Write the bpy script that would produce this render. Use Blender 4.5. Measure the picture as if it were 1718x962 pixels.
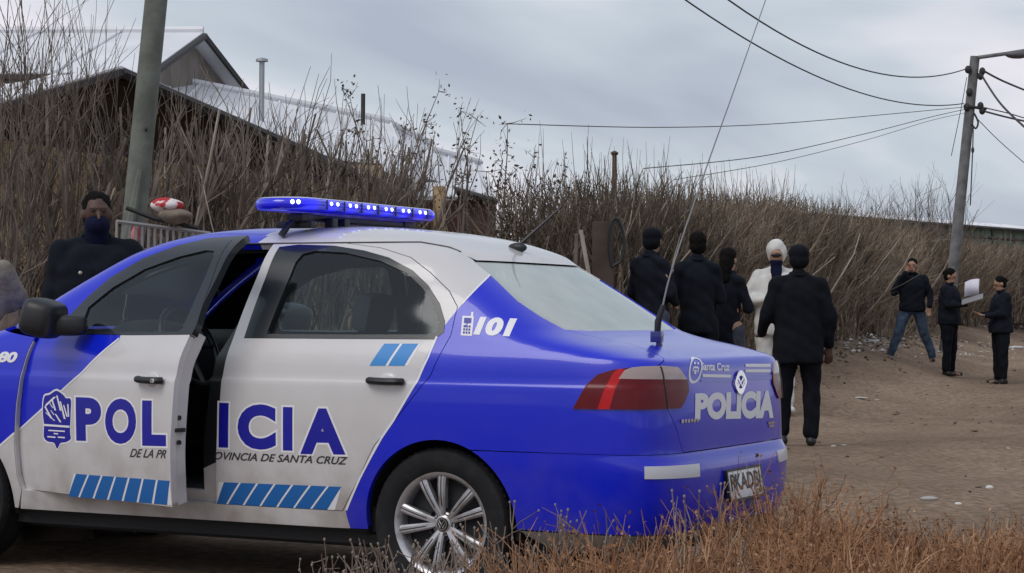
import bpy, bmesh, math, random
import numpy as np
from mathutils import Vector, Matrix
from mathutils.geometry import delaunay_2d_cdt
for o in list(bpy.data.objects): bpy.data.objects.remove(o)
random.seed(7); rng=np.random.default_rng(7)
scene=bpy.context.scene; COL=scene.collection
PI=math.pi
# ---- camera geometry (pixels of the 1718x962 photograph)
CAM=np.array([3.9159,-7.9987,1.1289]); YAW,PIT,ROL,FPX=-.4643,.0133,.0072,3500.
PW,PH=1718,962
FW=np.array([math.sin(YAW)*math.cos(PIT),math.cos(YAW)*math.cos(PIT),math.sin(PIT)])
_rt=np.array([math.cos(YAW),-math.sin(YAW),0.]); _up=np.cross(_rt,FW)
RT=math.cos(ROL)*_rt+math.sin(ROL)*_up; UP=-math.sin(ROL)*_rt+math.cos(ROL)*_up
def ray(px,py): return FW+RT*(px-PW/2)/FPX-UP*(py-PH/2)/FPX
def at(px,py,d): return CAM+ray(px,py)*d
def on_z(px,py,z):
    r=ray(px,py); return CAM+r*((z-CAM[2])/r[2])
def on_y(px,py,y):
    r=ray(px,py); return CAM+r*((y-CAM[1])/r[1])
def on_x(px,py,x):
    r=ray(px,py); return CAM+r*((x-CAM[0])/r[0])
def pix(X):
    d=np.asarray(X,float)-CAM; z=d@FW
    return np.stack([PW/2+FPX*(d@RT)/z,PH/2-FPX*(d@UP)/z],-1)
# ---- body surface of the car: stacked plan outlines
KN=np.array([ # z, half width, rear x, front x, rear corner length, front corner length
(0.19,0.735,0.84,-3.13,0.5,0.6),
(0.245,0.772,0.905,-3.22,0.52,0.62),
(0.31,0.792,0.938,-3.27,0.54,0.62),
(0.4,0.81,0.955,-3.3,0.55,0.62),
(0.5,0.822,0.96,-3.31,0.56,0.62),
(0.56,0.827,0.954,-3.3,0.56,0.62),
(0.6,0.828,0.935,-3.29,0.56,0.62),
(0.7,0.829,0.932,-3.27,0.56,0.62),
(0.78,0.828,0.928,-3.23,0.56,0.64),
(0.845,0.8255,0.923,-3.17,0.56,0.66),
(0.866,0.8185,0.921,-3.14,0.56,0.68),
(0.92,0.811,0.914,-3.03,0.56,0.7),
(0.955,0.802,0.896,-2.88,0.55,0.7),
(0.98,0.792,0.812,-2.72,0.52,0.46),
(1.005,0.78,0.71,-2.55,0.5,0.46),
(1.03,0.769,0.59,-2.42,0.47,0.46),
(1.06,0.756,0.488,-2.32,0.45,0.46),
(1.12,0.73,0.39,-2.22,0.45,0.46),
(1.2,0.692,0.27,-2.09,0.45,0.46),
(1.28,0.65,0.145,-1.955,0.44,0.46),
(1.345,0.618,0.035,-1.83,0.42,0.42),
(1.385,0.59,-0.02,-1.75,0.4,0.4),
(1.418,0.556,-0.1,-1.665,0.38,0.38),
(1.448,0.508,-0.2,-1.57,0.34,0.34),
(1.474,0.44,-0.33,-1.46,0.28,0.28),
(1.497,0.31,-0.52,-1.27,0.2,0.2),
(1.515,0,-0.86,-0.87,0.005,0.005)])
NT=len(KN)-1
def _pchip(y):
    n=len(y); d=np.diff(y); m=np.zeros(n)
    for i in range(1,n-1):
        if d[i-1]*d[i]>0: m[i]=2*d[i-1]*d[i]/(d[i-1]+d[i])
    m[0]=d[0]; m[-1]=d[-1]
    return m
_M=np.stack([_pchip(KN[:,k]) for k in range(6)],-1)
def prof(t):
    t=np.clip(np.asarray(t,float),0,NT-1e-9); i=t.astype(int); f=(t-i)[...,None]
    a,b,ma,mb=KN[i],KN[i+1],_M[i],_M[i+1]
    return a*(2*f**3-3*f**2+1)+ma*(f**3-2*f**2+f)+b*(-2*f**3+3*f**2)+mb*(f**3-f**2)
_th=np.linspace(0,1,4001)*math.pi/2
def _ctab(n):
    cx=np.sin(_th)**(2/n); cy=np.cos(_th)**(2/n)
    L=np.concatenate([[0],np.cumsum(np.hypot(np.diff(cx)*.55,np.diff(cy)*.8))]); L/=L[-1]
    u=np.linspace(0,1,1501); return u,np.interp(u,L,cx),np.interp(u,L,cy)
_C3,_C7=_ctab(3.),_ctab(7.)
def corner(u,k):
    u=np.clip(u,0,1)
    return (np.interp(u,_C3[0],_C3[1])*(1-k)+np.interp(u,_C7[0],_C7[1])*k,
            np.interp(u,_C3[0],_C3[2])*(1-k)+np.interp(u,_C7[0],_C7[2])*k)
def S(s,t):
    """s: 0 front centre, 1-2 left side, 3 rear centre, >3 mirrored;  t: level"""
    s=np.asarray(s,float); t=np.asarray(t,float); s,t=np.broadcast_arrays(s,t)
    sg=np.where((s>3)|(s<0),-1.,1.); a=np.where(s>3,6-s,np.abs(s))
    p=prof(t); z,w,R,F,cr,cf=[p[...,k] for k in range(6)]
    xf=F+cf; xr=R-cr
    cx,cy=corner(np.where(a<1,1-a,np.where(a>2,a-2,0)),np.where(a<1,.6,np.interp(t,[0,13,17,21,24,26],[.8,.8,.62,.6,.3,0])))
    x=np.where(a<1,xf-cf*cx,np.where(a>2,xr+cr*cx,xf+(xr-xf)*(a-1)))
    y=w*np.where((a<1)|(a>2),cy,1.)
    y=y*(1-.010*np.clip((x-.1)/.8,0,1)**2-.03*np.clip((-1.9-x)/1.3,0,1)**2)
    return np.stack([x,-sg*y,z],-1)
def NRM(s,t,h=.012):
    s=np.asarray(s,float);t=np.asarray(t,float)
    ds=S(s+h,t)-S(s-h,t); tt=np.clip(t,.05,NT-.05); dt=S(s,tt+h*4)-S(s,tt-h*4)
    n=np.cross(ds,dt); n/=np.linalg.norm(n,axis=-1,keepdims=True)+1e-12
    return n
ZT=np.linspace(0,NT,6001); ZZ=prof(ZT)[:,0]
def t_of_z(z): return np.interp(z,ZZ,ZT)
def st_xz(x,z):
    t=float(t_of_z(z)); a=np.linspace(0,3,3001); X=S(a,np.full_like(a,t))[:,0]
    return (float(np.interp(x,X,a)),t)
# pixel -> surface, optionally with the piece turned about a vertical hinge
HX,HY=-1.985,-.800
def turn(P,th):
    if not th: return P
    c,s=math.cos(th),math.sin(th); d=P-np.array([HX,HY,0]); q=d.copy()
    q[...,0]=c*d[...,0]+s*d[...,1]; q[...,1]=-s*d[...,0]+c*d[...,1]
    return q+np.array([HX,HY,0])
_gs,_gt=np.meshgrid(np.linspace(.3,3.95,500),np.linspace(.3,NT-.3,420),indexing='ij')
_cache={}
def grid(th):
    if th not in _cache:
        P=turn(S(_gs,_gt),th); N=NRM(_gs,_gt); N=turn(N+np.array([HX,HY,0]),th)-np.array([HX,HY,0])
        vis=((CAM-P)*N).sum(-1)>0
        uv=pix(P); uv[~vis]=1e6
        _cache[th]=uv
    return _cache[th]
def un(px,py,th=0.,smax=None):
    uv=grid(th); d=(uv[...,0]-px)**2+(uv[...,1]-py)**2
    if smax: d=np.where(_gs<smax,d,1e9)
    i=np.unravel_index(np.argmin(d),d.shape); st=np.array([_gs[i],_gt[i]])
    for _ in range(12):
        p0=pix(turn(S(*st),th)); e=np.array([px,py])-p0; h=1e-4
        J=np.stack([(pix(turn(S(st[0]+h,st[1]),th))-p0)/h,(pix(turn(S(st[0],st[1]+h),th))-p0)/h],-1)
        try: dl=np.linalg.solve(J,e)
        except Exception: break
        n=np.linalg.norm(dl); st=st+dl*min(1,.3/max(n,1e-9))
    return (float(st[0]),float(st[1]))
# ---- camera, sky, sun, exposure
cam=bpy.data.cameras.new('camera'); camo=bpy.data.objects.new('camera',cam); COL.objects.link(camo)
m=Matrix.Identity(4)
for k in range(3): m[k][0]=RT[k]; m[k][1]=UP[k]; m[k][2]=-FW[k]; m[k][3]=CAM[k]
camo.matrix_world=m; cam.sensor_width=36; cam.lens=36*FPX/PW; cam.clip_start=.1; cam.clip_end=3000
scene.camera=camo
SUN_EL,SUN_AZ=math.radians(48),math.radians(200)   # azimuth of the sun, clockwise from +Y
w=bpy.data.worlds.new('World'); scene.world=w; w.use_nodes=True
nt=w.node_tree; nt.nodes.clear(); N=nt.nodes.new; L=nt.links.new
out=N('ShaderNodeOutputWorld'); bg=N('ShaderNodeBackground'); sky=N('ShaderNodeTexSky')
sky.sky_type='NISHITA'; sky.sun_disc=False; sky.sun_elevation=SUN_EL; sky.sun_rotation=SUN_AZ; sky.air_density=1.0; sky.dust_density=3.0
tc=N('ShaderNodeTexCoord'); sep=N('ShaderNodeSeparateXYZ'); L(tc.outputs['Generated'],sep.inputs[0])
# the cloud layer is a flat sheet overhead: direction divided by height
mx=N('ShaderNodeMath'); mx.operation='MAXIMUM'; mx.inputs[1].default_value=.03; L(sep.outputs['Z'],mx.inputs[0])
ad=N('ShaderNodeMath'); ad.operation='ADD'; ad.inputs[1].default_value=.10; L(mx.outputs[0],ad.inputs[0])
dv=N('ShaderNodeVectorMath'); dv.operation='DIVIDE'; cb=N('ShaderNodeCombineXYZ')
for k in range(3): L(ad.outputs[0],cb.inputs[k])
L(tc.outputs['Generated'],dv.inputs[0]); L(cb.outputs[0],dv.inputs[1])
mp=N('ShaderNodeMapping'); mp.inputs['Rotation'].default_value=(0,0,.55); mp.inputs['Scale'].default_value=(.62,.30,.0); mp.inputs['Location'].default_value=(1.3,.4,0); L(dv.outputs[0],mp.inputs[0])
n1=N('ShaderNodeTexNoise'); n1.inputs['Scale'].default_value=1.0; n1.inputs['Detail'].default_value=5; n1.inputs['Roughness'].default_value=.48; n1.inputs['Distortion'].default_value=.5; L(mp.outputs[0],n1.inputs['Vector'])
cr=N('ShaderNodeValToRGB'); e=cr.color_ramp.elements
e[0].position=.40; e[0].color=(5.7,6.3,7.6,1); e[1].position=.60; e[1].color=(11.6,11.1,12.0,1)
e2=cr.color_ramp.elements.new(.50); e2.color=(7.6,8.45,9.4,1)
L(n1.outputs['Fac'],cr.inputs[0])
mixc=N('ShaderNodeMixRGB'); mixc.inputs[0].default_value=.88; L(sky.outputs[0],mixc.inputs[1]); L(cr.outputs[0],mixc.inputs[2])
L(mixc.outputs[0],bg.inputs[0]); bg.inputs[1].default_value=.080; L(bg.outputs[0],out.inputs[0])
sl=bpy.data.lights.new('sun','SUN'); sl.energy=1.15; sl.angle=math.radians(32); sl.color=(1,.96,.90)  # wide soft lamp added to lift the upright faces under the overcast
so=bpy.data.objects.new('sun',sl); COL.objects.link(so)
sd=Vector((math.sin(SUN_AZ)*math.cos(SUN_EL),math.cos(SUN_AZ)*math.cos(SUN_EL),math.sin(SUN_EL)))
so.rotation_euler=sd.to_track_quat('Z','Y').to_euler(); so.location=(0,-5,12)
scene.view_settings.view_transform='Standard'; scene.view_settings.look='None'; scene.view_settings.gamma=1; scene.view_settings.exposure=0
scene.view_settings.use_curve_mapping=False
# ---- materials
def mat(name,col,rough=.6,metal=0.,spec=.5,coat=0.,noise=None,bump=None,emit=None,alpha=None,coord='Object'):
    m=bpy.data.materials.new(name); m.use_nodes=True; nt=m.node_tree; b=nt.nodes['Principled BSDF']
    b.inputs['Base Color'].default_value=(*col,1); b.inputs['Roughness'].default_value=rough; b.inputs['Metallic'].default_value=metal
    b.inputs['Specular IOR Level'].default_value=spec; b.inputs['Coat Weight'].default_value=coat; b.inputs['Coat Roughness'].default_value=.04
    if noise:   # (scale, second colour, low, high)
        tc=nt.nodes.new('ShaderNodeTexCoord'); n=nt.nodes.new('ShaderNodeTexNoise'); n.inputs['Scale'].default_value=noise[0]; n.inputs['Detail'].default_value=6
        r=nt.nodes.new('ShaderNodeValToRGB'); r.color_ramp.elements[0].position=noise[2]; r.color_ramp.elements[1].position=noise[3]
        r.color_ramp.elements[0].color=(*col,1); r.color_ramp.elements[1].color=(*noise[1],1)
        nt.links.new(tc.outputs[coord],n.inputs['Vector']); nt.links.new(n.outputs['Fac'],r.inputs[0]); nt.links.new(r.outputs[0],b.inputs['Base Color'])
    if bump:    # (scale, strength, distance)
        tc=nt.nodes.new('ShaderNodeTexCoord'); n=nt.nodes.new('ShaderNodeTexNoise'); n.inputs['Scale'].default_value=bump[0]; n.inputs['Detail'].default_value=5
        bp=nt.nodes.new('ShaderNodeBump'); bp.inputs['Strength'].default_value=bump[1]; bp.inputs['Distance'].default_value=bump[2]
        nt.links.new(tc.outputs[coord],n.inputs['Vector']); nt.links.new(n.outputs['Fac'],bp.inputs['Height']); nt.links.new(bp.outputs[0],b.inputs['Normal'])
    if emit: b.inputs['Emission Color'].default_value=(*emit[0],1); b.inputs['Emission Strength'].default_value=emit[1]
    return m
def glass_mat(name,tint,dust_haze=0.,haze_col=(.5,.5,.5),ior=1.5):  # diffuse veil over the pane; on the rear window it stands for sky glare
    m=bpy.data.materials.new(name); m.use_nodes=True; nt=m.node_tree; nt.nodes.clear(); N=nt.nodes.new; L=nt.links.new
    o=N('ShaderNodeOutputMaterial'); tr=N('ShaderNodeBsdfTransparent'); tr.inputs[0].default_value=(*tint,1)
    gl=N('ShaderNodeBsdfGlossy'); gl.inputs['Roughness'].default_value=.03; gl.inputs[0].default_value=(.9,.95,1,1)
    fr=N('ShaderNodeFresnel'); fr.inputs[0].default_value=ior; mx=N('ShaderNodeMixShader'); L(fr.outputs[0],mx.inputs[0]); L(tr.outputs[0],mx.inputs[1]); L(gl.outputs[0],mx.inputs[2])
    df=N('ShaderNodeBsdfDiffuse'); df.inputs[0].default_value=(*haze_col,1); m2=N('ShaderNodeMixShader')
    tc=N('ShaderNodeTexCoord'); n=N('ShaderNodeTexNoise'); n.inputs['Scale'].default_value=5; n.inputs['Detail'].default_value=6
    mm=N('ShaderNodeMapRange'); mm.inputs['To Min'].default_value=dust_haze*.6; mm.inputs['To Max'].default_value=dust_haze*1.4
    L(tc.outputs['Object'],n.inputs['Vector']); L(n.outputs['Fac'],mm.inputs[0]); L(mm.outputs[0],m2.inputs[0])
    L(mx.outputs[0],m2.inputs[1]); L(df.outputs[0],m2.inputs[2]); L(m2.outputs[0],o.inputs[0])
    return m
def paint(name,col,dirt=.35):
    """car paint under a film of road dirt that thickens toward the sills"""
    m=mat(name,col,rough=.30,spec=.4,coat=.6); nt=m.node_tree; b=nt.nodes['Principled BSDF']; N=nt.nodes.new; L=nt.links.new
    tc=N('ShaderNodeTexCoord'); geo=N('ShaderNodeNewGeometry'); sp=N('ShaderNodeSeparateXYZ'); L(geo.outputs['Position'],sp.inputs[0])
    n=N('ShaderNodeTexNoise'); n.inputs['Scale'].default_value=7; n.inputs['Detail'].default_value=8; L(geo.outputs['Position'],n.inputs['Vector'])
    mr=N('ShaderNodeMapRange'); mr.inputs['From Min'].default_value=.20; mr.inputs['From Max'].default_value=.75; mr.inputs['To Min'].default_value=1.0; mr.inputs['To Max'].default_value=.08; L(sp.outputs['Z'],mr.inputs[0])
    r=N('ShaderNodeMapRange'); r.inputs['From Min'].default_value=.35; r.inputs['From Max'].default_value=.75; L(n.outputs['Fac'],r.inputs[0])
    mu=N('ShaderNodeMath'); mu.operation='MULTIPLY'; L(mr.outputs[0],mu.inputs[0]); L(r.outputs[0],mu.inputs[1])
    m3=N('ShaderNodeMath'); m3.operation='MULTIPLY'; m3.inputs[1].default_value=dirt; L(mu.outputs[0],m3.inputs[0])
    mx=N('ShaderNodeMixRGB'); mx.inputs[1].default_value=(*col,1); mx.inputs[2].default_value=(.20,.155,.115,1); L(m3.outputs[0],mx.inputs[0]); L(mx.outputs[0],b.inputs['Base Color'])
    ro=N('ShaderNodeMapRange'); ro.inputs['To Min'].default_value=.28; ro.inputs['To Max'].default_value=.8; L(m3.outputs[0],ro.inputs[0]); L(ro.outputs[0],b.inputs['Roughness'])
    ci=N('ShaderNodeMapRange'); ci.inputs['To Min'].default_value=.6; ci.inputs['To Max'].default_value=.0; L(m3.outputs[0],ci.inputs[0]); L(ci.outputs[0],b.inputs['Coat Weight'])
    return m
# ---- mesh helpers
def obj(name,verts,faces,mats,parent=None,origin=(0,0,0),fm=None,normals=None,smooth=True,me_only=False):
    me=bpy.data.meshes.new(name); o3=np.asarray(origin,float)
    me.from_pydata([tuple(np.asarray(v,float)-o3) for v in verts],[],[tuple(int(i) for i in f) for f in faces])
    if not isinstance(mats,(list,tuple)): mats=[mats]
    for m_ in mats: me.materials.append(m_)
    if fm is not None: me.polygons.foreach_set('material_index',np.asarray(fm,dtype=np.int32))
    if smooth: me.polygons.foreach_set('use_smooth',[True]*len(me.polygons))
    me.update()
    if normals is not None: me.normals_split_custom_set_from_vertices([tuple(n) for n in normals])
    if me_only: return me
    o=bpy.data.objects.new(name,me); COL.objects.link(o)
    if parent is not None: o.parent=parent
    return o
class MB:
    """collects shapes for ONE mesh"""
    def __init__(s): s.v=[]; s.f=[]; s.m=[]; s.q=[]
    def add(s,v,f,mi=0):
        b=len(s.v); s.v+= [tuple(map(float,p)) for p in v]; s.f+=[tuple(i+b for i in q) for q in f]; s.m+=[mi]*len(f)
    def box(s,c,h,mi=0,R=None,bev=0.):
        c=np.asarray(c,float); hx,hy,hz=h
        if bev>0:
            bv=min(bev,hx*.9,hy*.9,hz*.9); bm=bmesh.new(); bmesh.ops.create_cube(bm,size=2)
            for v in bm.verts: v.co=Vector((v.co.x*hx,v.co.y*hy,v.co.z*hz))
            bmesh.ops.bevel(bm,geom=bm.edges[:],offset=bv,segments=2,affect='EDGES',profile=.6)
            v=np.array([w.co for w in bm.verts]); f=[[w.index for w in q.verts] for q in bm.faces]; bm.verts.index_update(); bm.free()
        else:
            v=np.array([(x*hx,y*hy,z*hz) for z in(-1,1) for y in(-1,1) for x in(-1,1)],float)
            f=[(0,2,3,1),(4,5,7,6),(0,1,5,4),(2,6,7,3),(0,4,6,2),(1,3,7,5)]
        if R is not None: v=v@np.asarray(R,float).T
        s.add(v+c,f,mi)
    def tube(s,pts,r,n=8,mi=0,cap=True,closed=False):
        if n<=4 and not cap and not closed:
            pts=np.asarray(pts,float); s.q.append((n,mi,pts,np.broadcast_to(np.asarray(r,float),(len(pts),)))); return
        pts=np.asarray(pts,float); k=len(pts); r=np.broadcast_to(np.asarray(r,float),(k,))
        tg=np.gradient(pts,axis=0) if not closed else np.roll(pts,-1,0)-np.roll(pts,1,0)
        tg/=np.linalg.norm(tg,axis=1,keepdims=True)+1e-12
        ref=np.array([0,0,1.]) if abs(tg[0][2])<.9 else np.array([1.,0,0]); a=np.cross(tg[0],ref); a/=np.linalg.norm(a)
        V=[]
        for i in range(k):
            a=a-tg[i]*(a@tg[i]); a/=np.linalg.norm(a)+1e-12; b=np.cross(tg[i],a)
            for j in range(n):
                q=2*PI*j/n; V.append(pts[i]+r[i]*(a*math.cos(q)+b*math.sin(q)))
        F=[]
        for i in range(k if closed else k-1):
            i2=(i+1)%k
            for j in range(n): F.append((i*n+j,i*n+(j+1)%n,i2*n+(j+1)%n,i2*n+j))
        if cap and not closed: F+= [tuple(range(n-1,-1,-1)),tuple((k-1)*n+j for j in range(n))]
        s.add(V,F,mi)
    def lathe(s,prof_,n,c,axis='y',mi=0,R=None):
        V=[];k=len(prof_)
        for j in range(n):
            q=2*PI*j/n
            for (r,h) in prof_:
                p={'y':(r*math.cos(q),h,r*math.sin(q)),'z':(r*math.cos(q),r*math.sin(q),h),'x':(h,r*math.cos(q),r*math.sin(q))}[axis]
                V.append(p)
        V=np.array(V)
        if R is not None: V=V@np.asarray(R).T
        F=[(j*k+i,j*k+i+1,((j+1)%n)*k+i+1,((j+1)%n)*k+i) for j in range(n) for i in range(k-1)]
        s.add(V+np.asarray(c,float),F,mi)
    def ell(s,c,r,nu=12,nv=8,mi=0,R=None,pw=1.):
        V=[];F=[]
        sp=lambda x:math.copysign(abs(x)**pw,x)
        for i in range(nv+1):
            a=PI*i/nv
            for j in range(nu):
                b=2*PI*j/nu; V.append((r[0]*sp(math.sin(a))*sp(math.cos(b)),r[1]*sp(math.sin(a))*sp(math.sin(b)),r[2]*sp(math.cos(a))))
        for i in range(nv):
            for j in range(nu): F.append((i*nu+j,i*nu+(j+1)%nu,(i+1)*nu+(j+1)%nu,(i+1)*nu+j))
        V=np.array(V)
        if R is not None: V=V@np.asarray(R).T
        s.add(V+np.asarray(c,float),F,mi)
    def flush(s):
        """all thin twigs at once"""
        V=[np.array(s.v,float).reshape(-1,3)]; quads=[]; qm=[]; base=len(s.v); grp={}
        for n,mi,p,r in s.q: grp.setdefault((n,mi,len(p)),[]).append((p,r))
        for (n,mi,k),it in grp.items():
            P=np.array([i[0] for i in it]); R_=np.array([i[1] for i in it]); T=np.gradient(P,axis=1); T/=np.linalg.norm(T,axis=2,keepdims=True)+1e-12
            ref=np.where(np.abs(T[:,:1,2:])<.9,np.array([[[0,0,1.]]]),np.array([[[1.,0,0]]])); A=np.cross(T,np.broadcast_to(ref,T.shape)); A/=np.linalg.norm(A,axis=2,keepdims=True)+1e-12; B=np.cross(T,A)
            q=2*PI*np.arange(n)/n; X=P[:,:,None,:]+R_[:,:,None,None]*(A[:,:,None,:]*np.cos(q)[None,None,:,None]+B[:,:,None,:]*np.sin(q)[None,None,:,None])
            V.append(X.reshape(-1,3)); m=len(it); i=np.arange(m)[:,None,None]*k*n; a=np.arange(k-1)[None,:,None]*n; j=np.arange(n)[None,None,:]; j2=(j+1)%n
            Q=np.stack(np.broadcast_arrays(base+i+a+j,base+i+a+j2,base+i+a+n+j2,base+i+a+n+j),-1).reshape(-1,4); quads.append(Q); qm.append(np.full(len(Q),mi)); base+=m*k*n
        return np.concatenate(V),np.concatenate(quads),np.concatenate(qm)
    def mesh(s,name,mats,smooth=False):
        if not s.q: return obj(name,s.v,s.f,mats,fm=s.m,smooth=smooth,me_only=True)
        V,Q,qm=s.flush(); me=bpy.data.meshes.new(name); nf=len(s.f); fl=[i for f in s.f for i in f]; ln=np.array([len(f) for f in s.f]+[4]*len(Q),dtype=np.int32); li=np.concatenate([np.array(fl,dtype=np.int32),Q.reshape(-1).astype(np.int32)])
        me.vertices.add(len(V)); me.vertices.foreach_set('co',V.astype(np.float32).ravel()); me.loops.add(len(li)); me.loops.foreach_set('vertex_index',li); me.polygons.add(len(ln)); st=np.concatenate([[0],np.cumsum(ln)[:-1]]).astype(np.int32); me.polygons.foreach_set('loop_start',st); me.polygons.foreach_set('material_index',np.concatenate([np.array(s.m,dtype=np.int32),qm]).astype(np.int32))
        for m_ in (mats if isinstance(mats,(list,tuple)) else [mats]): me.materials.append(m_)
        me.polygons.foreach_set('use_smooth',[smooth]*len(ln)); me.update(calc_edges=True); me.validate(); return me
    def build(s,name,mats,parent=None,origin=(0,0,0),smooth=True,angle=40):
        if s.q:
            o=bpy.data.objects.new(name,s.mesh(name,mats,smooth)); COL.objects.link(o); o.parent=parent; return o
        o=obj(name,s.v,s.f,mats,parent,origin,s.m,smooth=smooth)
        if smooth and angle: sharp(o.data,angle)
        return o
def sharp(me,deg):
    bm=bmesh.new(); bm.from_mesh(me); lim=math.radians(deg)
    bmesh.ops.recalc_face_normals(bm,faces=bm.faces[:])
    for e in bm.edges:
        if len(e.link_faces)==2 and e.calc_face_angle(0)>lim: e.smooth=False
    bm.to_mesh(me); bm.free()
def empty(name,loc=(0,0,0),rz=0,parent=None):
    o=bpy.data.objects.new(name,None); COL.objects.link(o); o.location=loc; o.rotation_euler=(0,0,rz); o.empty_display_size=.2
    if parent is not None: o.parent=parent
    return o
def tag(o,label=None,cat=None,group=None,kind=None):
    if label: o['label']=label
    if cat: o['category']=cat
    if group: o['group']=group
    if kind: o['kind']=kind
    return o
def Rz(a): c,s=math.cos(a),math.sin(a); return np.array([[c,-s,0],[s,c,0],[0,0,1.]])
def Ry(a): c,s=math.cos(a),math.sin(a); return np.array([[c,0,s],[0,1.,0],[-s,0,c]])
def Rx(a): c,s=math.cos(a),math.sin(a); return np.array([[1.,0,0],[0,c,-s],[0,s,c]])
def smoothline(p,n,closed=False):
    """Catmull-Rom through p"""
    p=np.asarray(p,float); k=len(p); out=[]
    segs=k if closed else k-1
    for i in range(segs):
        g=lambda j: p[j%k] if closed else p[min(max(j,0),k-1)]
        a,b,c,d=g(i-1),g(i),g(i+1),g(i+2)
        for j in range(n):
            u=j/n; out.append(.5*((2*b)+(-a+c)*u+(2*a-5*b+4*c-d)*u*u+(-a+3*b-3*c+d)*u**3))
    if not closed: out.append(p[-1])
    return np.array(out)
# ================= POLICE CAR =================
def inpoly(P,poly):
    P=np.asarray(P,float); poly=np.asarray(poly,float); x,y=P[:,0],P[:,1]; r=np.zeros(len(P),bool); j=len(poly)-1
    for i in range(len(poly)):
        xi,yi=poly[i]; xj,yj=poly[j]
        c=((yi>y)!=(yj>y))&(x<(xj-xi)*(y-yi)/((yj-yi) if yj!=yi else 1e-12)+xi); r^=c; j=i
    return r
def xz2st(X,Z,right=False):
    X=np.asarray(X,float); Z=np.asarray(Z,float); t=np.interp(Z,ZZ,ZT); lo=np.zeros_like(X); hi=np.full_like(X,3.)
    p=prof(t); xf=p[...,3]+p[...,5]; xr=p[...,2]-p[...,4]; a=1+(X-xf)/(xr-xf); bad=(a<1)|(a>2)
    if bad.any():
        for _ in range(26):
            m_=(lo+hi)/2; x=S(m_,t)[...,0]; up=x<X; lo=np.where(up,m_,lo); hi=np.where(up,hi,m_)
        a=np.where(bad,(lo+hi)/2,a)
    return np.stack([6-a if right else a,t],-1)
def onside(p): 
    a=6-p[0] if p[0]>3 else p[0]
    return .62<=a<2.36 and .2<p[1]<25
def dens(loop,step=.022,closed=True):
    out=[]; n=len(loop)
    for i in range(n if closed else n-1):
        a=np.array(loop[i],float); b=np.array(loop[(i+1)%n],float)
        u=np.linspace(0,1,9)[:,None]; q=S(*(a+(b-a)*u).T); L=np.linalg.norm(np.diff(q,axis=0),axis=1).sum()
        k=max(1,int(math.ceil(L/step))); u=np.arange(k)[:,None]/k
        if onside(a) and onside(b) and (a[0]>3)==(b[0]>3):
            A,B=S(*a),S(*b); c=A+(B-A)*u; r=xz2st(c[:,0],c[:,2],a[0]>3); r[0]=a
        else: r=a+(b-a)*u
        out+=list(r)
    if not closed: out.append(np.array(loop[-1],float))
    return np.array(out)
def jac(st,h=1e-3):
    s,t=st[:,0],st[:,1]
    return (S(s+h,t)-S(s-h,t))/(2*h),(S(s,t+h)-S(s,t-h))/(2*h)
def inset(loop,d):
    """move a dense closed loop inward by d metres on the surface"""
    if not d: return loop
    loop=np.asarray(loop); area=np.sum(loop[:,0]*np.roll(loop[:,1],-1)-np.roll(loop[:,0],-1)*loop[:,1])
    a,b=jac(loop); P=S(*loop.T); N=NRM(*loop.T)
    e1=P-np.roll(P,1,0); e2=np.roll(P,-1,0)-P
    e1/=np.linalg.norm(e1,axis=1,keepdims=True)+1e-12; e2/=np.linalg.norm(e2,axis=1,keepdims=True)+1e-12
    T=e1+e2; T/=np.linalg.norm(T,axis=1,keepdims=True)+1e-12
    cs=np.clip(np.sqrt((1+(e1*e2).sum(1))/2),.5,1)
    B=np.cross(N,T)*(1 if area>0 else -1)/cs[:,None]
    aa=(a*a).sum(1); bb=(b*b).sum(1); ab=(a*b).sum(1); ra_=(a*B).sum(1)*d; rb_=(b*B).sum(1)*d; dt=aa*bb-ab*ab+1e-15
    return loop+np.stack([(ra_*bb-rb_*ab)/dt,(rb_*aa-ra_*ab)/dt],-1)
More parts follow.
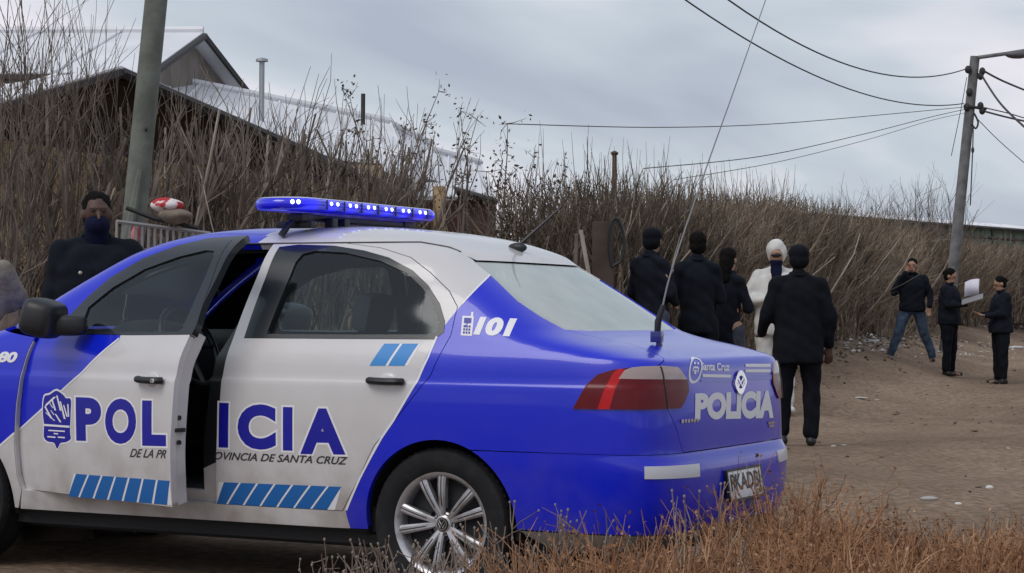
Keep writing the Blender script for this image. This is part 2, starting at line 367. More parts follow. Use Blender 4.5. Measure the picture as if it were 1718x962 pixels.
def shell(loop,holes=(),res=.035,zones=(),off=0.,gap=.0025,fl=.014,lines=(),step=.022):
    """a piece of the body surface: returns verts, faces, material index, normals.  zones: (polygon, index)"""
    L0=[inset(dens(loop,step),gap)]+[inset(dens(h,step),-gap) for h in holes]
    lo=np.min(L0[0],0); hi=np.max(L0[0],0)
    a,b=jac(L0[0]); ks=np.median(np.linalg.norm(a,axis=1)); kt=np.median(np.linalg.norm(b,axis=1))
    gs=np.arange(lo[0]+res/ks/2,hi[0],res/ks); gt=np.arange(lo[1]+res/kt/2,hi[1],res/kt)
    G=np.stack(np.meshgrid(gs,gt,indexing='ij'),-1).reshape(-1,2)
    if len(G):
        keep=inpoly(G,L0[0])
        for h in L0[1:]: keep&=~inpoly(G,h)
        G=G[keep]
    zl=[dens(z[0],step) for z in zones]
    sc=np.array([ks,kt]); bd=np.concatenate(L0+zl)*sc; allb=np.concatenate(L0+zl)
    if len(G):
        d=np.min(np.hypot((G[:,None,0]-allb[None,:,0])*ks,(G[:,None,1]-allb[None,:,1])*kt),1); G=G[d>res*.4]
    V=[];E=[]
    for l in L0+zl:
        b0=len(V); V+=list(l*sc); n=len(l); E+=[(b0+i,b0+(i+1)%n) for i in range(n)]
    V+=list(G*sc)
    r=delaunay_2d_cdt([Vector(v) for v in V],E,[],0,1e-6)
    P2=np.array([tuple(v) for v in r[0]])/sc; T=np.array([tuple(f) for f in r[2]]); c=P2[T].mean(1)
    keep=inpoly(c,L0[0])
    for h in L0[1:]: keep&=~inpoly(c,h)
    T=T[keep]; c=c[keep]; mi=np.zeros(len(T),int)
    for zp,(_,zi) in zip(zl,zones): mi[inpoly(c,zp)]=zi
    P=S(P2[:,0],P2[:,1]); Nn=NRM(P2[:,0],P2[:,1])
    tri=P[T]; fn=np.cross(tri[:,1]-tri[:,0],tri[:,2]-tri[:,0]); flip=(fn*Nn[T].mean(1)).sum(1)<0; T[flip]=T[flip][:,::-1]
    P=P+Nn*off
    us=np.unique(T); re_=np.full(len(P),-1); re_[us]=np.arange(len(us)); T=re_[T]; P=P[us]; Nn=Nn[us]
    V=[tuple(p) for p in P]; NN=[tuple(n) for n in Nn]; F=[tuple(t) for t in T]; MI=list(mi)
    if fl:
        for l in L0:
            q=S(*l.T); nn=NRM(*l.T); b0=len(V); n=len(l)
            V+=[tuple(p) for p in q+nn*off]+[tuple(p) for p in q+nn*(off-fl)]
            tg=np.roll(q,-1,0)-np.roll(q,1,0); ar=np.sum(l[:,0]*np.roll(l[:,1],-1)-np.roll(l[:,0],-1)*l[:,1]); o_=np.cross(nn,tg)*(1 if ar>0 else -1)*(-1 if l is L0[0] else 1); o_/=np.linalg.norm(o_,axis=1,keepdims=True)+1e-12
            NN+=[tuple(x) for x in o_]*2
            zi=np.zeros(n,int)
            mid=(l+np.roll(l,-1,0))/2
            for zp,(_,zk) in zip(zl,zones): zi[inpoly(mid,zp)]=zk
            gn=np.cross(np.roll(q,-1,0)-q,-nn); fw_=(gn*o_).sum(1)>0
            for i in range(n):
                i2=(i+1)%n; F.append((b0+i,b0+i2,b0+n+i2,b0+n+i) if fw_[i] else (b0+i,b0+n+i,b0+n+i2,b0+i2)); MI.append(int(zi[i]))
    return V,F,MI,NN
def panel(name,loop,mats,parent,holes=(),origin=(0,0,0),**k):
    V,F,MI,NN=shell(loop,holes,**k)
    return obj(name,V,F,mats,parent,origin,MI,NN)
def mir(loop): return [(6-s,t) for s,t in loop][::-1]
def U(pts,th=0.,**k): return [un(px,py,th,**k) for px,py in pts]
def XZ(pts): return [st_xz(x,z) for x,z in pts]
TH=.272
mw=paint('white_paint',(.62,.61,.62),.8); mbl=paint('blue_paint',(.0010,.014,.60),.22)
mblk=mat('black_plastic',(.012,.013,.016),.45); mtrim=mat('window_trim_black',(.014,.018,.024),.25,coat=.3)
mrub=mat('tyre_rubber',(.010,.011,.014),.8,spec=.3,noise=(14,(.030,.027,.025),.5,.85),bump=(60,.3,.004)); malu=mat('wheel_alloy',(.52,.52,.55),.36,metal=.65,noise=(20,(.25,.235,.22),.48,.75))
mdark=mat('interior_dark',(.020,.022,.026),.8); mseat=mat('seat_fabric',(.035,.037,.042),.9,bump=(120,.3,.003)); mliner=mat('headliner',(.16,.16,.16),.9)
mg_side=glass_mat('side_glass',(.74,.84,.87),.012,(.40,.48,.52)); mg_rear=glass_mat('rear_glass',(.60,.72,.68),.38,(.86,.96,.91),2.6); mg_ws=glass_mat('windscreen_glass',(.75,.82,.80),.03)  # rear pane's pale diffuse colour stands in for the reflected sky
mred=mat('lamp_red',(.125,.0015,.006),.25,spec=.25,coat=.15); mred2=mat('lamp_bright_red',(.50,.006,.010),.25,spec=.25,coat=.15); mclear=mat('lamp_clear',(.40,.31,.30),.15,coat=.5)
msky=mat('decal_light_blue',(.012,.135,.44),.4); mnavy=mat('decal_dark_blue',(.006,.007,.32),.35); mwht=mat('decal_white',(.80,.80,.84),.4); mdk=mat('decal_black',(.03,.03,.04),.5); mcy=mat('decal_cyan',(.03,.24,.62),.4)
mchrome=mat('chrome',(.75,.76,.78),.12,metal=1.)
car=empty('police_car'); tag(car,'blue and white police sedan with open front door parked on the dirt','police car')
# --- door outlines (surface coordinates)
fd_front=U([(60,566),(39,620),(28,680),(25,740),(30,798),(38,822)])        # fender seam
belt_f=un(62,560)
rd_front=U([(396,552),(373,630),(368,673),(363,733),(362,803),(362,845)])
def top_line(xz): return XZ(xz)
# rear door outer edge: top shut line, then down behind the window and along the wheel arch
rd_loop=[rd_front[0]]+rd_front[1:]+U([(470,852),(575,858)])+U([(601,806),(628,748),(672,694),(723,630),(757,562),(768,515),(754,488),(722,457),(690,432),(640,416),(560,405),(470,399)])
# front door: hinge line, sill, trailing edge just ahead of the rear door, and the frame top along the roof rail
trail=[]
for st in rd_front[::-1]:
    p=S(*st); trail.append(st_xz(p[0]-.004,p[2]))
fx=[-2.0]
fd_low=[st_xz(x,z) for x,z in ((-2.075,.345),(-1.6,.342),(-1.25,.338))]
p_tr=S(*rd_loop[-1])
fd_top=XZ([(p_tr[0]-.006,p_tr[2]+.001)])+U([(352,399),(300,411),(240,433),(185,465),(150,495),(122,523),(104,545)],TH)
ff=[]
for st in fd_front: ff.append(S(*st))
fd_loop=fd_top+[st_xz(p[0],p[2]) for p in ff]+fd_low[1:]+trail
# --- livery limits
blue_rear=U([(840,440),(822,461),(775,511),(733,563),(700,640),(640,735),(604,802),(580,858)])+XZ([(-.42,.2)])+[(3.0,0),(6,0),(6,17),(3.6,20),(3.0,20.2),(2.5,19.2)]
blue_front_px=[(203,560),(200,570),(130,632),(65,692),(0,748)]
HIN=(HX,HY,0.)
def t0(s):
    a=6-s if s>3 else abs(s)
    return float(np.interp(a,[0,.56,1.0,2.3,2.40,2.452,3],[22.,22.,22.1,22.1,21.4,20.05,20.05]))
arch=lambda x0,a,b,n,r=.335:[(x0+r*math.cos(math.radians(q)),.300+r*math.sin(math.radians(q))) for q in np.linspace(a,b,n)]
glass_edge=U([(797,440),(822,461),(868,505),(910,533),(948,553)],smax=2.9)
lid_seam=U([(1000,566),(1055,577),(1094,590)],smax=2.9)
lid_side=U([(1102,615),(1110,650),(1120,688),(1135,722),(1146,746)],smax=2.9)
zl=float(t_of_z(.602))
lid_side[-1]=(lid_side[-1][0],zl)
sfd=[st_xz(p[0]-.004,p[2]) for p in ff]
side_loop=[(s,t0(s)) for s in (.60,.7,.85,1.0,1.2,1.5,1.8,2.1,2.3,2.36,2.40,2.43)]+[(2.452,t0(2.452))]+glass_edge+lid_seam+lid_side+\
   [(s,zl) for s in (2.45,2.3,2.15)]+XZ([(.30,.602)]+arch(0,64.3,186,26)+[(-.50,.262),(-1.2,.262),(-2.10,.262)])+sfd[::-1]+[(.62,16.2),(.60,18)]
open_loop=fd_top+[st_xz(p[0],p[2]) for p in ff]+XZ([(-1.6,.338),(-1.25,.335),(-1.06,.334)])+rd_loop[6:]
frontblue=[(.3,15.2),(.3,23.8)]+XZ([(-1.02,1.46),(-1.02,1.2),(-1.985,.995)])
fline=U([(27,722),(0,748)]); fl2=S(*fline[0]),S(*fline[1]); 
fzone=XZ([(fl2[0][0]+.06,fl2[0][2]+.04),(fl2[0][0],fl2[0][2]),(fl2[1][0],fl2[1][2]),(-2.45,.40)])+[(.0,2),(-2,2),(-2,19),(1.6,19)]
for side in (0,1):
    M_=(lambda l:l) if not side else mir
    panel('body_side',M_(side_loop),[mw,mbl],car,holes=[M_(open_loop)],zones=[(M_(blue_rear),1),(M_(frontblue),1)],res=.04,fl=.03,gap=.0008)
    V,F,MI,NN=shell(M_(side_loop),[M_(open_loop)],off=-.022,gap=.006,fl=0,res=.07,step=.06); obj('inner_lining',V,F,[mdark],car,normals=NN)
    # recessed frame of the door openings
    ol=np.array(dens(M_(open_loop),.04)); inn=inset(ol,.05)
    def inset_(l,d): return inset(dens(l,.03),d)
    V,F,MI,NN=shell([tuple(x) for x in inset(dens(M_(open_loop),.04),-.02)],[[tuple(x) for x in inset(dens(M_(open_loop),.04),.045)]],off=-.032,gap=0,fl=.02,res=.05,step=.05,zones=[(M_(XZ([(-2.2,.1),(-.2,.1),(-.2,.50),(-2.2,.50)])),1)])
    obj('door_frame',V,F,[mblk,mw],car,fm=MI,normals=NN)
    bp=M_(XZ([(-1.13,.33),(-.96,.33),(-1.0,.60),(-.985,.95),(-.905,1.15),(-.80,1.385),(-.88,1.385),(-.985,1.15),(-1.075,.95),(-1.12,.60)]))
    panel('centre_pillar',bp,[mblk,mw],car,off=-.03,gap=0,fl=.05,zones=[(M_(XZ([(-1.3,.1),(-.85,.1),(-.85,.40),(-1.02,.52),(-1.3,.40)])),1)])
    # front fender
    fender=[sfd[0]]+[(.62,15.6),(.60,12.5),(.58,9.7),(.80,9.2),(.86,6.2)]+XZ([(-2.72,.602)]+[(x,z) for x,z in arch(-2.465,116,-6,26)]+[(-2.11,.262)])+sfd[::-1][:-1]
    panel('front_fender',M_(fender),[mw,mbl],car,zones=[(M_(fzone),1)],res=.04,fl=.03)
    hl=[(.30,6.4),(.84,6.4),(.78,9.0),(.56,9.5),(.36,9.3)]
    panel('headlight',M_(hl),[mclear],car,off=.003)
    # wheel wells
    for x0 in (0,-2.465):
        b=MB(); q=np.linspace(-10,190,25); V=[];F=[]
        sy=1 if side else -1
        for i,a in enumerate(np.radians(q)):
            for y in (.78,.48): V.append((x0+.345*math.cos(a),sy*y,.300+.345*math.sin(a)))
        F=[(2*i,2*i+1,2*i+3,2*i+2) for i in range(24)]
        b.add(V,F); k=len(b.v); b.add([(x0,sy*.48,.30)]+[(x0+.345*math.cos(a),sy*.48,.300+.345*math.sin(a)) for a in np.radians(q)],[(0,i+1,i+2) for i in range(24)])
        b.build('wheel_well',mdark,car)
# roof (a closed ring of the surface above the gutters)
ss=np.linspace(0,6,193)[:-1]; V=[];NN=[]; nr=26
for s in ss:
    tt=t0(s)+(NT-.02-t0(s))*np.linspace(0,1,nr)**.9
    V+=list(S(np.full(nr,s),tt)); NN+=list(NRM(np.full(nr,s),tt))
V=np.array(V); NN=np.array(NN); top=NN[:,2]<0; NN[top]*=-1
rb=np.clip((V[:,2]-1.494)/.015,0,1)[:,None]; NN=NN*(1-rb)+np.array([0,0,1.])*rb; NN/=np.linalg.norm(NN,axis=1,keepdims=True)
n=len(ss); F=[(i*nr+j,((i+1)%n)*nr+j,((i+1)%n)*nr+j+1,i*nr+j+1) for i in range(n) for j in range(nr-1)]+[tuple(i*nr+nr-1 for i in range(n))]
fm=[1 if np.mean([V[q][0] for q in f])<-1.02 else 0 for f in F]
obj('roof',V,F,[mw,mbl],car,fm=fm,normals=NN)
obj('headliner',V-NN*.028,F,[mliner],car,normals=-NN)
# gutter strip
for sg in (0,1):
    g=MB(); st=[(s,t0(s)) for s in np.linspace(1.0,2.42,60)]; P=np.array([S(6-s if sg else s,t) for s,t in st]); g.tube(P,.0045,6); g.build('roof_gutter',mblk,car)
# glass front and rear
rg=[tuple(x) for x in glass_edge]; rgl=[(2.452,t0(2.452))]+rg+[(s,glass_edge[-1][1]-.05) for s in (2.65,2.85,3.0,3.15,3.35)]+mir(rg)+[(3.548,t0(2.452))]+[(s,20.05) for s in (3.35,3.15,3,2.85,2.65)]
panel('rear_window',rgl,[mg_rear],car,off=-.006,gap=.004,fl=.004)
rin=[tuple(x) for x in inset(dens(rgl,.03),.022)]
panel('rear_window_band',rgl,[mblk],car,holes=[rin],off=-.0075,gap=.001,fl=.006)
ws=[(-.60,22.),(-.60,18),(-.62,16.25),(-.3,16.15),(0,16.1),(.3,16.15),(.62,16.25),(.60,18),(.60,22.),(.3,22.),(0,22.),(-.3,22.)]
panel('windscreen',ws,[mg_ws],car,off=-.006,gap=.004,fl=.004)
# hood, nose
hood=[(-.58,9.75),(-.60,12.5),(-.62,15.6),(-.62,16.1),(-.3,16.0),(0,15.95),(.3,16.0),(.62,16.1),(.62,15.6),(.60,12.5),(.58,9.75),(.3,9.6),(0,9.6),(-.3,9.6)]
panel('hood',hood,[mbl],car,res=.05)
panel('grille',[(-.28,6.4),(.28,6.4),(.34,9.3),(-.34,9.3)],[mblk],car,off=-.01)
fb=[(-.86,6.1),(-.5,6.1),(0,6.1),(.5,6.1),(.86,6.1)]+XZ([(-2.72,.598)]+arch(-2.465,117,183,12))+[(.8,.5),(.4,.5),(0,.5),(-.4,.5),(-.8,.5)]
r_=XZ([(-2.72,.598)]+arch(-2.465,117,183,12)); fb=[(0,6.1),(.5,6.1),(.86,6.1)]+r_+[(.8,.5),(.4,.5),(0,.5),(-.4,.5),(-.8,.5)]+[(-s,t) for s,t in r_[::-1]]+[(-.86,6.1),(-.5,6.1)]
panel('front_bumper',fb,[mbl],car,res=.05)
# trunk lid and rear bumper
lid=[glass_edge[-1]]+lid_seam+lid_side+[(s,zl) for s in (2.75,2.9,3.0,3.1,3.25)]+mir(lid_side)+mir(lid_seam)+[(6-glass_edge[-1][0],glass_edge[-1][1])]+[(s,glass_edge[-1][1]-.1) for s in (3.35,3.15,3,2.85,2.65)]
lido=panel('trunk_lid',lid,[mbl],car,res=.03,fl=.02)
ra=XZ([(.30,.598)]+arch(0,63,0,12)); zb=float(t_of_z(.298))
rbmp=[(s,zl-.012) for s in np.linspace(2.16,3.84,34)]+mir(ra)[::1]
ra=XZ(arch(0,63,0,12)); ra2=ra+[(2.2,zb),(2.5,zb),(2.8,zb)]
rbmp=[(s,zl-.012) for s in (3,2.85,2.7,2.55,2.4,2.25,2.15)]+ra2+[(3.0,zb)]+mir(ra2)+[(s,zl-.012) for s in (3.85,3.75,3.6,3.45,3.3,3.15)]
bmp=panel('rear_bumper',rbmp,[mbl],car,res=.035,fl=.03,gap=.0006)
lip=[(2.02,.35),(2.4,.35),(2.8,.35),(3,.35),(3.2,.35),(3.6,.35),(3.98,.35)]
lp=[st_xz(.34,.295)]+[(s,zb-.05) for s in (2.3,2.6,3,3.4,3.7)]+mir([st_xz(.34,.295)])+[(s,.55) for s in (3.9,3.6,3.3,3,2.7,2.4,2.1)]
mgrey=mat('dusty_grey_plastic',(.13,.12,.11),.8)
panel('bumper_lip',lp,[mgrey],car,res=.05)
# tail lights
lamp=U([(962,686),(972,668),(986,645),(1003,629),(1030,621),(1075,616),(1110,615),(1135,617),(1152,640),(1154,656),(1146,676),(1140,685),(1100,687),(1030,687)],smax=2.95)
zc=U([(1038,636),(1048,622),(1075,612),(1110,611),(1140,612),(1154,637),(1110,637)],smax=2.95); zr=U([(1002,690),(1014,655),(1028,628),(1040,618),(1048,622),(1034,650),(1022,690)],smax=2.95)
for sg in (0,1):
    M_=(lambda l:l) if not sg else mir
    tl=panel('tail_light',M_(lamp),[mred,mclear,mred2],car,off=.007,gap=0,fl=.02,res=.02,zones=[(M_(zr),2),(M_(zc),1)])
    sp=U([(1106,616),(1112,640),(1118,686)],smax=2.95); sp=dens(M_(sp),.02,False); b=MB(); b.tube(S(*sp.T)+NRM(*sp.T)*.007,.004,6); b.build('lamp_split',mblk,tl)
# doors
def door(name,loop,win,glass,th,org,par,zones,mats,sg=0):
    M_=(lambda l:l) if not sg else mir
    d=panel(name,M_(loop),mats,par,holes=[M_(win)],origin=org,zones=[(M_(z),i) for z,i in zones],res=.035,fl=.03)
    if org!=(0,0,0): d.location=org; d.rotation_euler=(0,0,-th)
    panel('window_trim',M_(win),[mtrim],d,holes=[M_(glass)],origin=org,off=.001,gap=-.001,fl=.02,res=.04)
    panel('window_glass',M_(glass),[mg_side],d,origin=org,off=-.006,gap=-.002,fl=0,res=.05)
    low=[tuple(x) for x in inset(dens(M_(loop),.04),.02)]
    panel('door_trim',low,[mdark],d,holes=[[tuple(x) for x in inset(dens(M_(glass),.04),-.004)]],origin=org,off=-.045,gap=0,fl=0,res=.06)
    return d
rwin=U([(410,567),(469,415),(500,411),(560,413),(610,421),(652,433),(692,455),(718,480),(737,510),(746,540),(744,558),(728,569),(560,568)])
rgls=U([(447,561),(475,490),(496,440),(508,426),(530,421),(580,424),(640,438),(684,459),(710,484),(729,514),(737,542),(733,558),(720,562),(580,562)])
rdz=[([tuple(x) for x in blue_rear],1)]
rd=door('rear_door',rd_loop,rwin,rgls,0,(0,0,0),car,rdz,[mw,mbl]); door('rear_door',rd_loop,rwin,rgls,0,(0,0,0),car,rdz,[mw,mbl],1)
fwin_px=[(112,560),(140,512),(185,474),(240,442),(300,420),(350,408),(388,404),(330,545),(322,561),(220,562)]
fgl_px=[(134,556),(148,516),(190,482),(242,452),(300,431),(345,420),(360,421),(358,434),(325,510),(306,552),(298,557),(210,558)]
fw=U(fwin_px,TH); fg=U(fgl_px,TH)
fb1=U([(205,555),(200,570),(130,632),(65,692),(20,730)],TH); fdz=[(fb1+XZ([(-2.3,.55),(-2.3,1.3),(-1.6,1.15)]),1),(XZ([(-1.80,1.038),(-.95,1.038),(-.80,1.44),(-1.3,1.47),(-1.9,1.35),(-1.95,1.10)]),2)]
fd=door('front_door',fd_loop,fw,fg,TH,HIN,car,fdz,[mw,mbl,mtrim]); door('front_door',fd_loop,fw,fg,TH,(0,0,0),car,fdz,[mw,mbl,mtrim],1)
fd['label']='open driver door'
# door edge (latch face) with lock and latch holes
b=MB(); tr=dens([t for t in trail],.03,False); P=S(*tr.T); Nn=NRM(*tr.T)
qa=P-Nn*.002-np.array([.0025,0,0]); qb=P-Nn*.085-np.array([.012,0,0])+np.array([0,0,0]); qb[:,1]=np.minimum(qb[:,1],-.66)
b.add(list(qa)+list(qb),[(i,i+1,len(qa)+i+1,len(qa)+i) for i in range(len(qa)-1)]); b.build('door_edge',mw,fd,HIN)
for z,r in ((.60,.010),(.70,.010)):
    b=MB(); p=S(*st_xz(-1.04,z)); b.lathe([(0,.004),(r,.004),(r,-.004)],12,p+np.array([.002,.04,0]),'x'); b.build('door_bolt',mblk,fd,HIN)
b=MB(); b.box(S(*st_xz(-1.04,.65))+np.array([0,.045,0]),(.006,.025,.008)); b.build('latch',mblk,fd,HIN)
# ---- decals
def tmesh(txt,bold=0.,shear=0.):
    c=bpy.data.curves.new('t','FONT'); c.body=txt; c.offset=bold; c.shear=shear; c.resolution_u=5; c.fill_mode='FRONT'
    o=bpy.data.objects.new('t',c); COL.objects.link(o); dg=bpy.context.evaluated_depsgraph_get(); dg.update()
    me=o.evaluated_get(dg).to_mesh(); bm=bmesh.new(); bm.from_mesh(me); bmesh.ops.triangulate(bm,faces=bm.faces[:])
    for _ in range(3):
        el=[e for e in bm.edges if e.calc_length()>.22]
        if not el: break
        bmesh.ops.subdivide_edges(bm,edges=el,cuts=1); bmesh.ops.triangulate(bm,faces=bm.faces[:])
    bm.verts.index_update(); v=np.array([(w.co.x,w.co.y) for w in bm.verts]); f=[[w.index for w in q.verts] for q in bm.faces]; bm.free()
    bpy.data.objects.remove(o); bpy.data.curves.remove(c); return v,f
def quad_map(px4,th=0.,smax=None):
    q=np.array([un(*p,th,smax=smax) if smax else un(*p,th) for p in px4])   # TL TR BR BL
    sd_=all(onside(p) for p in q); 
    if sd_: Q=np.array([S(*p) for p in q])[:,[0,2]]
    else: Q=q
    def f(uv):
        u,v=uv[:,0:1],uv[:,1:2]; r=(Q[3]*(1-u)+Q[2]*u)*(1-v)+(Q[0]*(1-u)+Q[1]*u)*v
        return xz2st(r[:,0],r[:,1]) if sd_ else r
    return f
def decal(name,uv,faces,fmap,material,parent,origin=(0,0,0),off=.0012,mi=None):
    st=fmap(np.asarray(uv,float)); P=S(*st.T); Nn=NRM(*st.T); P=P+Nn*off
    F=[]
    for f in faces:
        a,b_,c=P[f[0]],P[f[1]],P[f[2]]; F.append(f if np.cross(b_-a,c-a)@Nn[f[0]]>0 else f[::-1])
    return obj(name,P,F,material,parent,origin,mi,Nn)
def text(name,txt,px4,material,parent,th=0.,origin=(0,0,0),bold=0.,shear=0.,outline=None,smax=None):
    v,f=tmesh(txt,bold,shear); lo,hi=v.min(0),v.max(0); fm_=quad_map(px4,th,smax)
    if outline:
        v2,f2=tmesh(txt,bold+outline[0],shear); decal('letter_border',(v2-lo)/(hi-lo),f2,fm_,outline[1],parent,origin,.0008)
    return decal(name,(v-lo)/(hi-lo),f,fm_,material,parent,origin,.0016)
def gridpoly(poly,n=1):
    """triangulated unit polygon"""
    r=delaunay_2d_cdt([Vector(p) for p in poly],[(i,(i+1)%len(poly)) for i in range(len(poly))],[],1,1e-7); return np.array([tuple(v) for v in r[0]]),[list(f) for f in r[2]]
def box4(x0,y0,x1,y1,sl=0.,sk=0.): # sl: drop of right side, sk: bottom shift
    return [(x0,y0),(x1,y0+sl),(x1+sk,y1+sl),(x0+sk,y1)]
OL=(.035,mwht)
text('letter','P',box4(127.5,666.5,170,739.5,1.5,1),mnavy,fd,TH,HIN,.055,0,OL); text('letter','O',box4(177,669,229,745),mnavy,fd,TH,HIN,.05,0,OL); text('letter','L',box4(239,672,279,748,1,0),mnavy,fd,TH,HIN,.055,0,OL)
text('letter','I',box4(368,676,384,751,.5,-1),mnavy,rd,bold=.045,outline=OL); text('letter','C',box4(399,678,463,754,1),mnavy,rd,bold=.055,outline=OL); text('letter','I',box4(475,683,491,756,.5),mnavy,rd,bold=.045,outline=OL); text('letter','A',box4(504,685,580,762,1,0),mnavy,rd,bold=.055,outline=OL)
text('small_lettering','DE LA PR',box4(220,753,280,767,2,-2),mdk,fd,TH,HIN,.01,.25); text('small_lettering','OVINCIA DE SANTA CRUZ',box4(360,758,584,771,9,-1),mdk,rd,bold=.015,shear=.25)
text('number','101',box4(797,531,868,562,4,-3),mwht,car,bold=.06,shear=.25); text('number','80',box4(-1,590,31,608,1,-3),mwht,car,bold=.05,shear=.2)
# phone sign next to the number
fm_=quad_map(box4(776,523,797,563,1,-4))
v,f=gridpoly([(.05,0),(.95,0),(.95,.82),(.88,.82),(.88,1),(.72,1),(.72,.82),(.05,.82)]); decal('phone_sign',v,f,fm_,mwht,car,off=.001)
v,f=gridpoly([(.22,.52),(.80,.52),(.80,.74),(.22,.74)]); decal('phone_sign_screen',v,f,fm_,mnavy,car,off=.0018)
V=[];F=[]
for i in range(3):
    for j in range(3):
        a,f=gridpoly([(.22+.21*i,.08+.13*j),(.36+.21*i,.08+.13*j),(.36+.21*i,.17+.13*j),(.22+.21*i,.17+.13*j)]); F+=[[k+len(V) for k in q] for q in f]; V+=list(a)
decal('phone_sign_keys',V,F,fm_,mnavy,car,off=.0018)
# striped bands
def stripes(px4,n,slant,gapf,mt,parent,th=0.,org=(0,0,0)):
    fm_=quad_map(px4,th)
    for i in range(n):
        a=i/n; b=(i+1-gapf)/n; s=slant/n
        pts=[(a-s/2,0),(b-s/2,0),(b+s/2,1),(a+s/2,1)]; pts=[(min(max(x,0),1.0),y) for x,y in pts]
        if pts[1][0]-pts[0][0]<.004 and pts[2][0]-pts[3][0]<.004: continue
        g=[];F=[]
        for k in range(5):
            y=k/4; g+=[(pts[0][0]+(pts[3][0]-pts[0][0])*y,y),(pts[1][0]+(pts[2][0]-pts[1][0])*y,y)]
        F=[[2*k,2*k+1,2*k+3] for k in range(4)]+[[2*k,2*k+3,2*k+2] for k in range(4)]
        decal('stripe',g,F,fm_,mt,parent,org,.0012)
    a=[(0,0),(1,0),(1,1),(0,1)]
    g=[(i/12,j/3) for j in range(4) for i in range(13)]; F=[]
    for j in range(3):
        for i in range(12): q=j*13+i; F+=[[q,q+1,q+14],[q,q+14,q+13]]
    decal('stripe_border',g,F,fm_,mwht,parent,org,.0007)
stripes([(124,795),(285,807),(289,848),(115,833)],7,.35,.14,msky,fd,TH,HIN)
stripes([(367,809),(573,817),(562,856),(364,845)],7,.62,.13,msky,rd)
stripes([(644,577),(706,577),(684,614),(620,614)],2,.05,.14,mcy,rd)
# white line between the colours
def ribbon(st,w_,mt,parent,org=(0,0,0),off=.0014):
    st=dens(st,.02,False); P=S(*st.T); Nn=NRM(*st.T); T=np.gradient(P,axis=0); B=np.cross(Nn,T); B/=np.linalg.norm(B,axis=1,keepdims=True); P=P+Nn*off
    V=list(P+B*w_/2)+list(P-B*w_/2); n=len(P); obj('colour_line',V,[(i,n+i,n+i+1,i+1) for i in range(n-1)],mt,parent,org,None,list(Nn)*2)
ribbon(blue_rear[1:3],.008,mwht,car); ribbon(U([(733,565),(718,600),(700,640),(660,706)]),.009,mwht,rd); ribbon(U([(660,706),(640,735),(604,802),(581,856)]),.009,mwht,rd)
ribbon(U([(200,568),(130,632),(65,692),(32,722)],TH),.009,mwht,fd,HIN); ribbon(U([(24,727),(0,748)]),.009,mwht,car)
# crest on the front door
fm_=quad_map([(72,655),(121,657),(121,754),(72,752)],TH)
out=smoothline([(.06,.88),(.25,.93),(.48,1.0),(.72,.93),(.80,.88),(.97,.86),(.97,.62),(.95,.30),(.97,.18),(.80,.12),(.62,.10),(.50,0),(.40,.10),(.18,.12),(.05,.20),(.06,.40),(.02,.62)],4,True)
sc_=lambda p,k:[((x-.5)*k+.5,(y-.5)*k+.5) for x,y in p]
v,f=gridpoly(sc_(out,1.07)); decal('crest_border',v,f,fm_,mwht,fd,HIN,.0009); v,f=gridpoly(out); decal('crest',v,f,fm_,mnavy,fd,HIN,.0016)
V=[];F=[]
def addp(p):
    a,f=gridpoly(p); 
    for q in f: F.append([k+len(V) for k in q])
    V.extend(list(a))
for x0,y0,x1,y1,w_ in ((.50,.92,.62,.66,.05),(.34,.84,.44,.66,.05),(.24,.80,.36,.70,.03),(.62,.82,.76,.52,.05),(.74,.76,.84,.56,.04),(.88,.78,.89,.56,.04),(.10,.72,.30,.52,.06),(.12,.62,.42,.48,.04),(.46,.60,.62,.46,.05),(.30,.66,.40,.58,.03)):
    addp([(x0-w_/2,y0),(x0+w_/2,y0),(x1+w_,y1),(x1-w_/4,y1)])
addp([(.06,.385),(.94,.37),(.94,.405),(.06,.42)])
for x0,x1,y in ((.22,.78,.30),(.40,.55,.25),(.18,.46,.19),(.54,.78,.19)): addp([(x0,y),(x1,y-.005),(x1,y+.018),(x0,y+.022)])
decal('crest_marks',V,F,fm_,mwht,fd,HIN,.0024)
# trunk marks
text('lid_lettering','POLICIA',[(1166,660),(1298,655),(1297,702),(1165,705)],mwht,lido,bold=.06)
text('lid_small_lettering','Santa Cruz',[(1175,609),(1223,610),(1223,623),(1175,622)],mwht,lido,bold=.03)
fm_=quad_map([(1178,628),(1226,629),(1226,634),(1178,633)]); v=[(i/16,j) for j in (0,1) for i in range(17)]; f=[q for i in range(16) for q in ([i,i+1,18+i],[i,18+i,17+i])]; decal('lid_line',v,f,fm_,mwht,lido,off=.002)
for y in (611,620):
    fm_=quad_map([(1250,y),(1292,y),(1292,y+5),(1250,y+5)]); decal('lid_line',v,f,fm_,mwht,lido,off=.002)
mpale=mat('decal_pale_blue',(.25,.28,.75),.4)
fm_=quad_map([(1250,629),(1294,629),(1294,637),(1250,637)]); decal('lid_line',v,f,fm_,mpale,lido,off=.0018); fm_=quad_map([(1176,637),(1226,637),(1226,641),(1176,641)]); decal('lid_line',v,f,fm_,mpale,lido,off=.0018)
fm_=quad_map([(1149,599),(1173,600),(1173,644),(1149,643)])
ring=lambda r0,r1,n=28,sy=1.:([(.5+r*math.cos(2*PI*i/n),.5+sy*r*math.sin(2*PI*i/n)) for r in (r0,r1) for i in range(n)],[q for i in range(n) for q in ([i,(i+1)%n,n+(i+1)%n],[i,n+(i+1)%n,n+i])])
v,f=ring(.40,.5); decal('emblem',v,f,fm_,mwht,lido); V=[];F=[]
for a,b_,c,d in ((.3,.62,.44,.72),(.56,.62,.70,.72),(.34,.45,.66,.53),(.42,.28,.58,.40),(.28,.34,.36,.5),(.64,.34,.72,.5)): addp([(a,b_),(c,b_),(c,d),(a,d)])
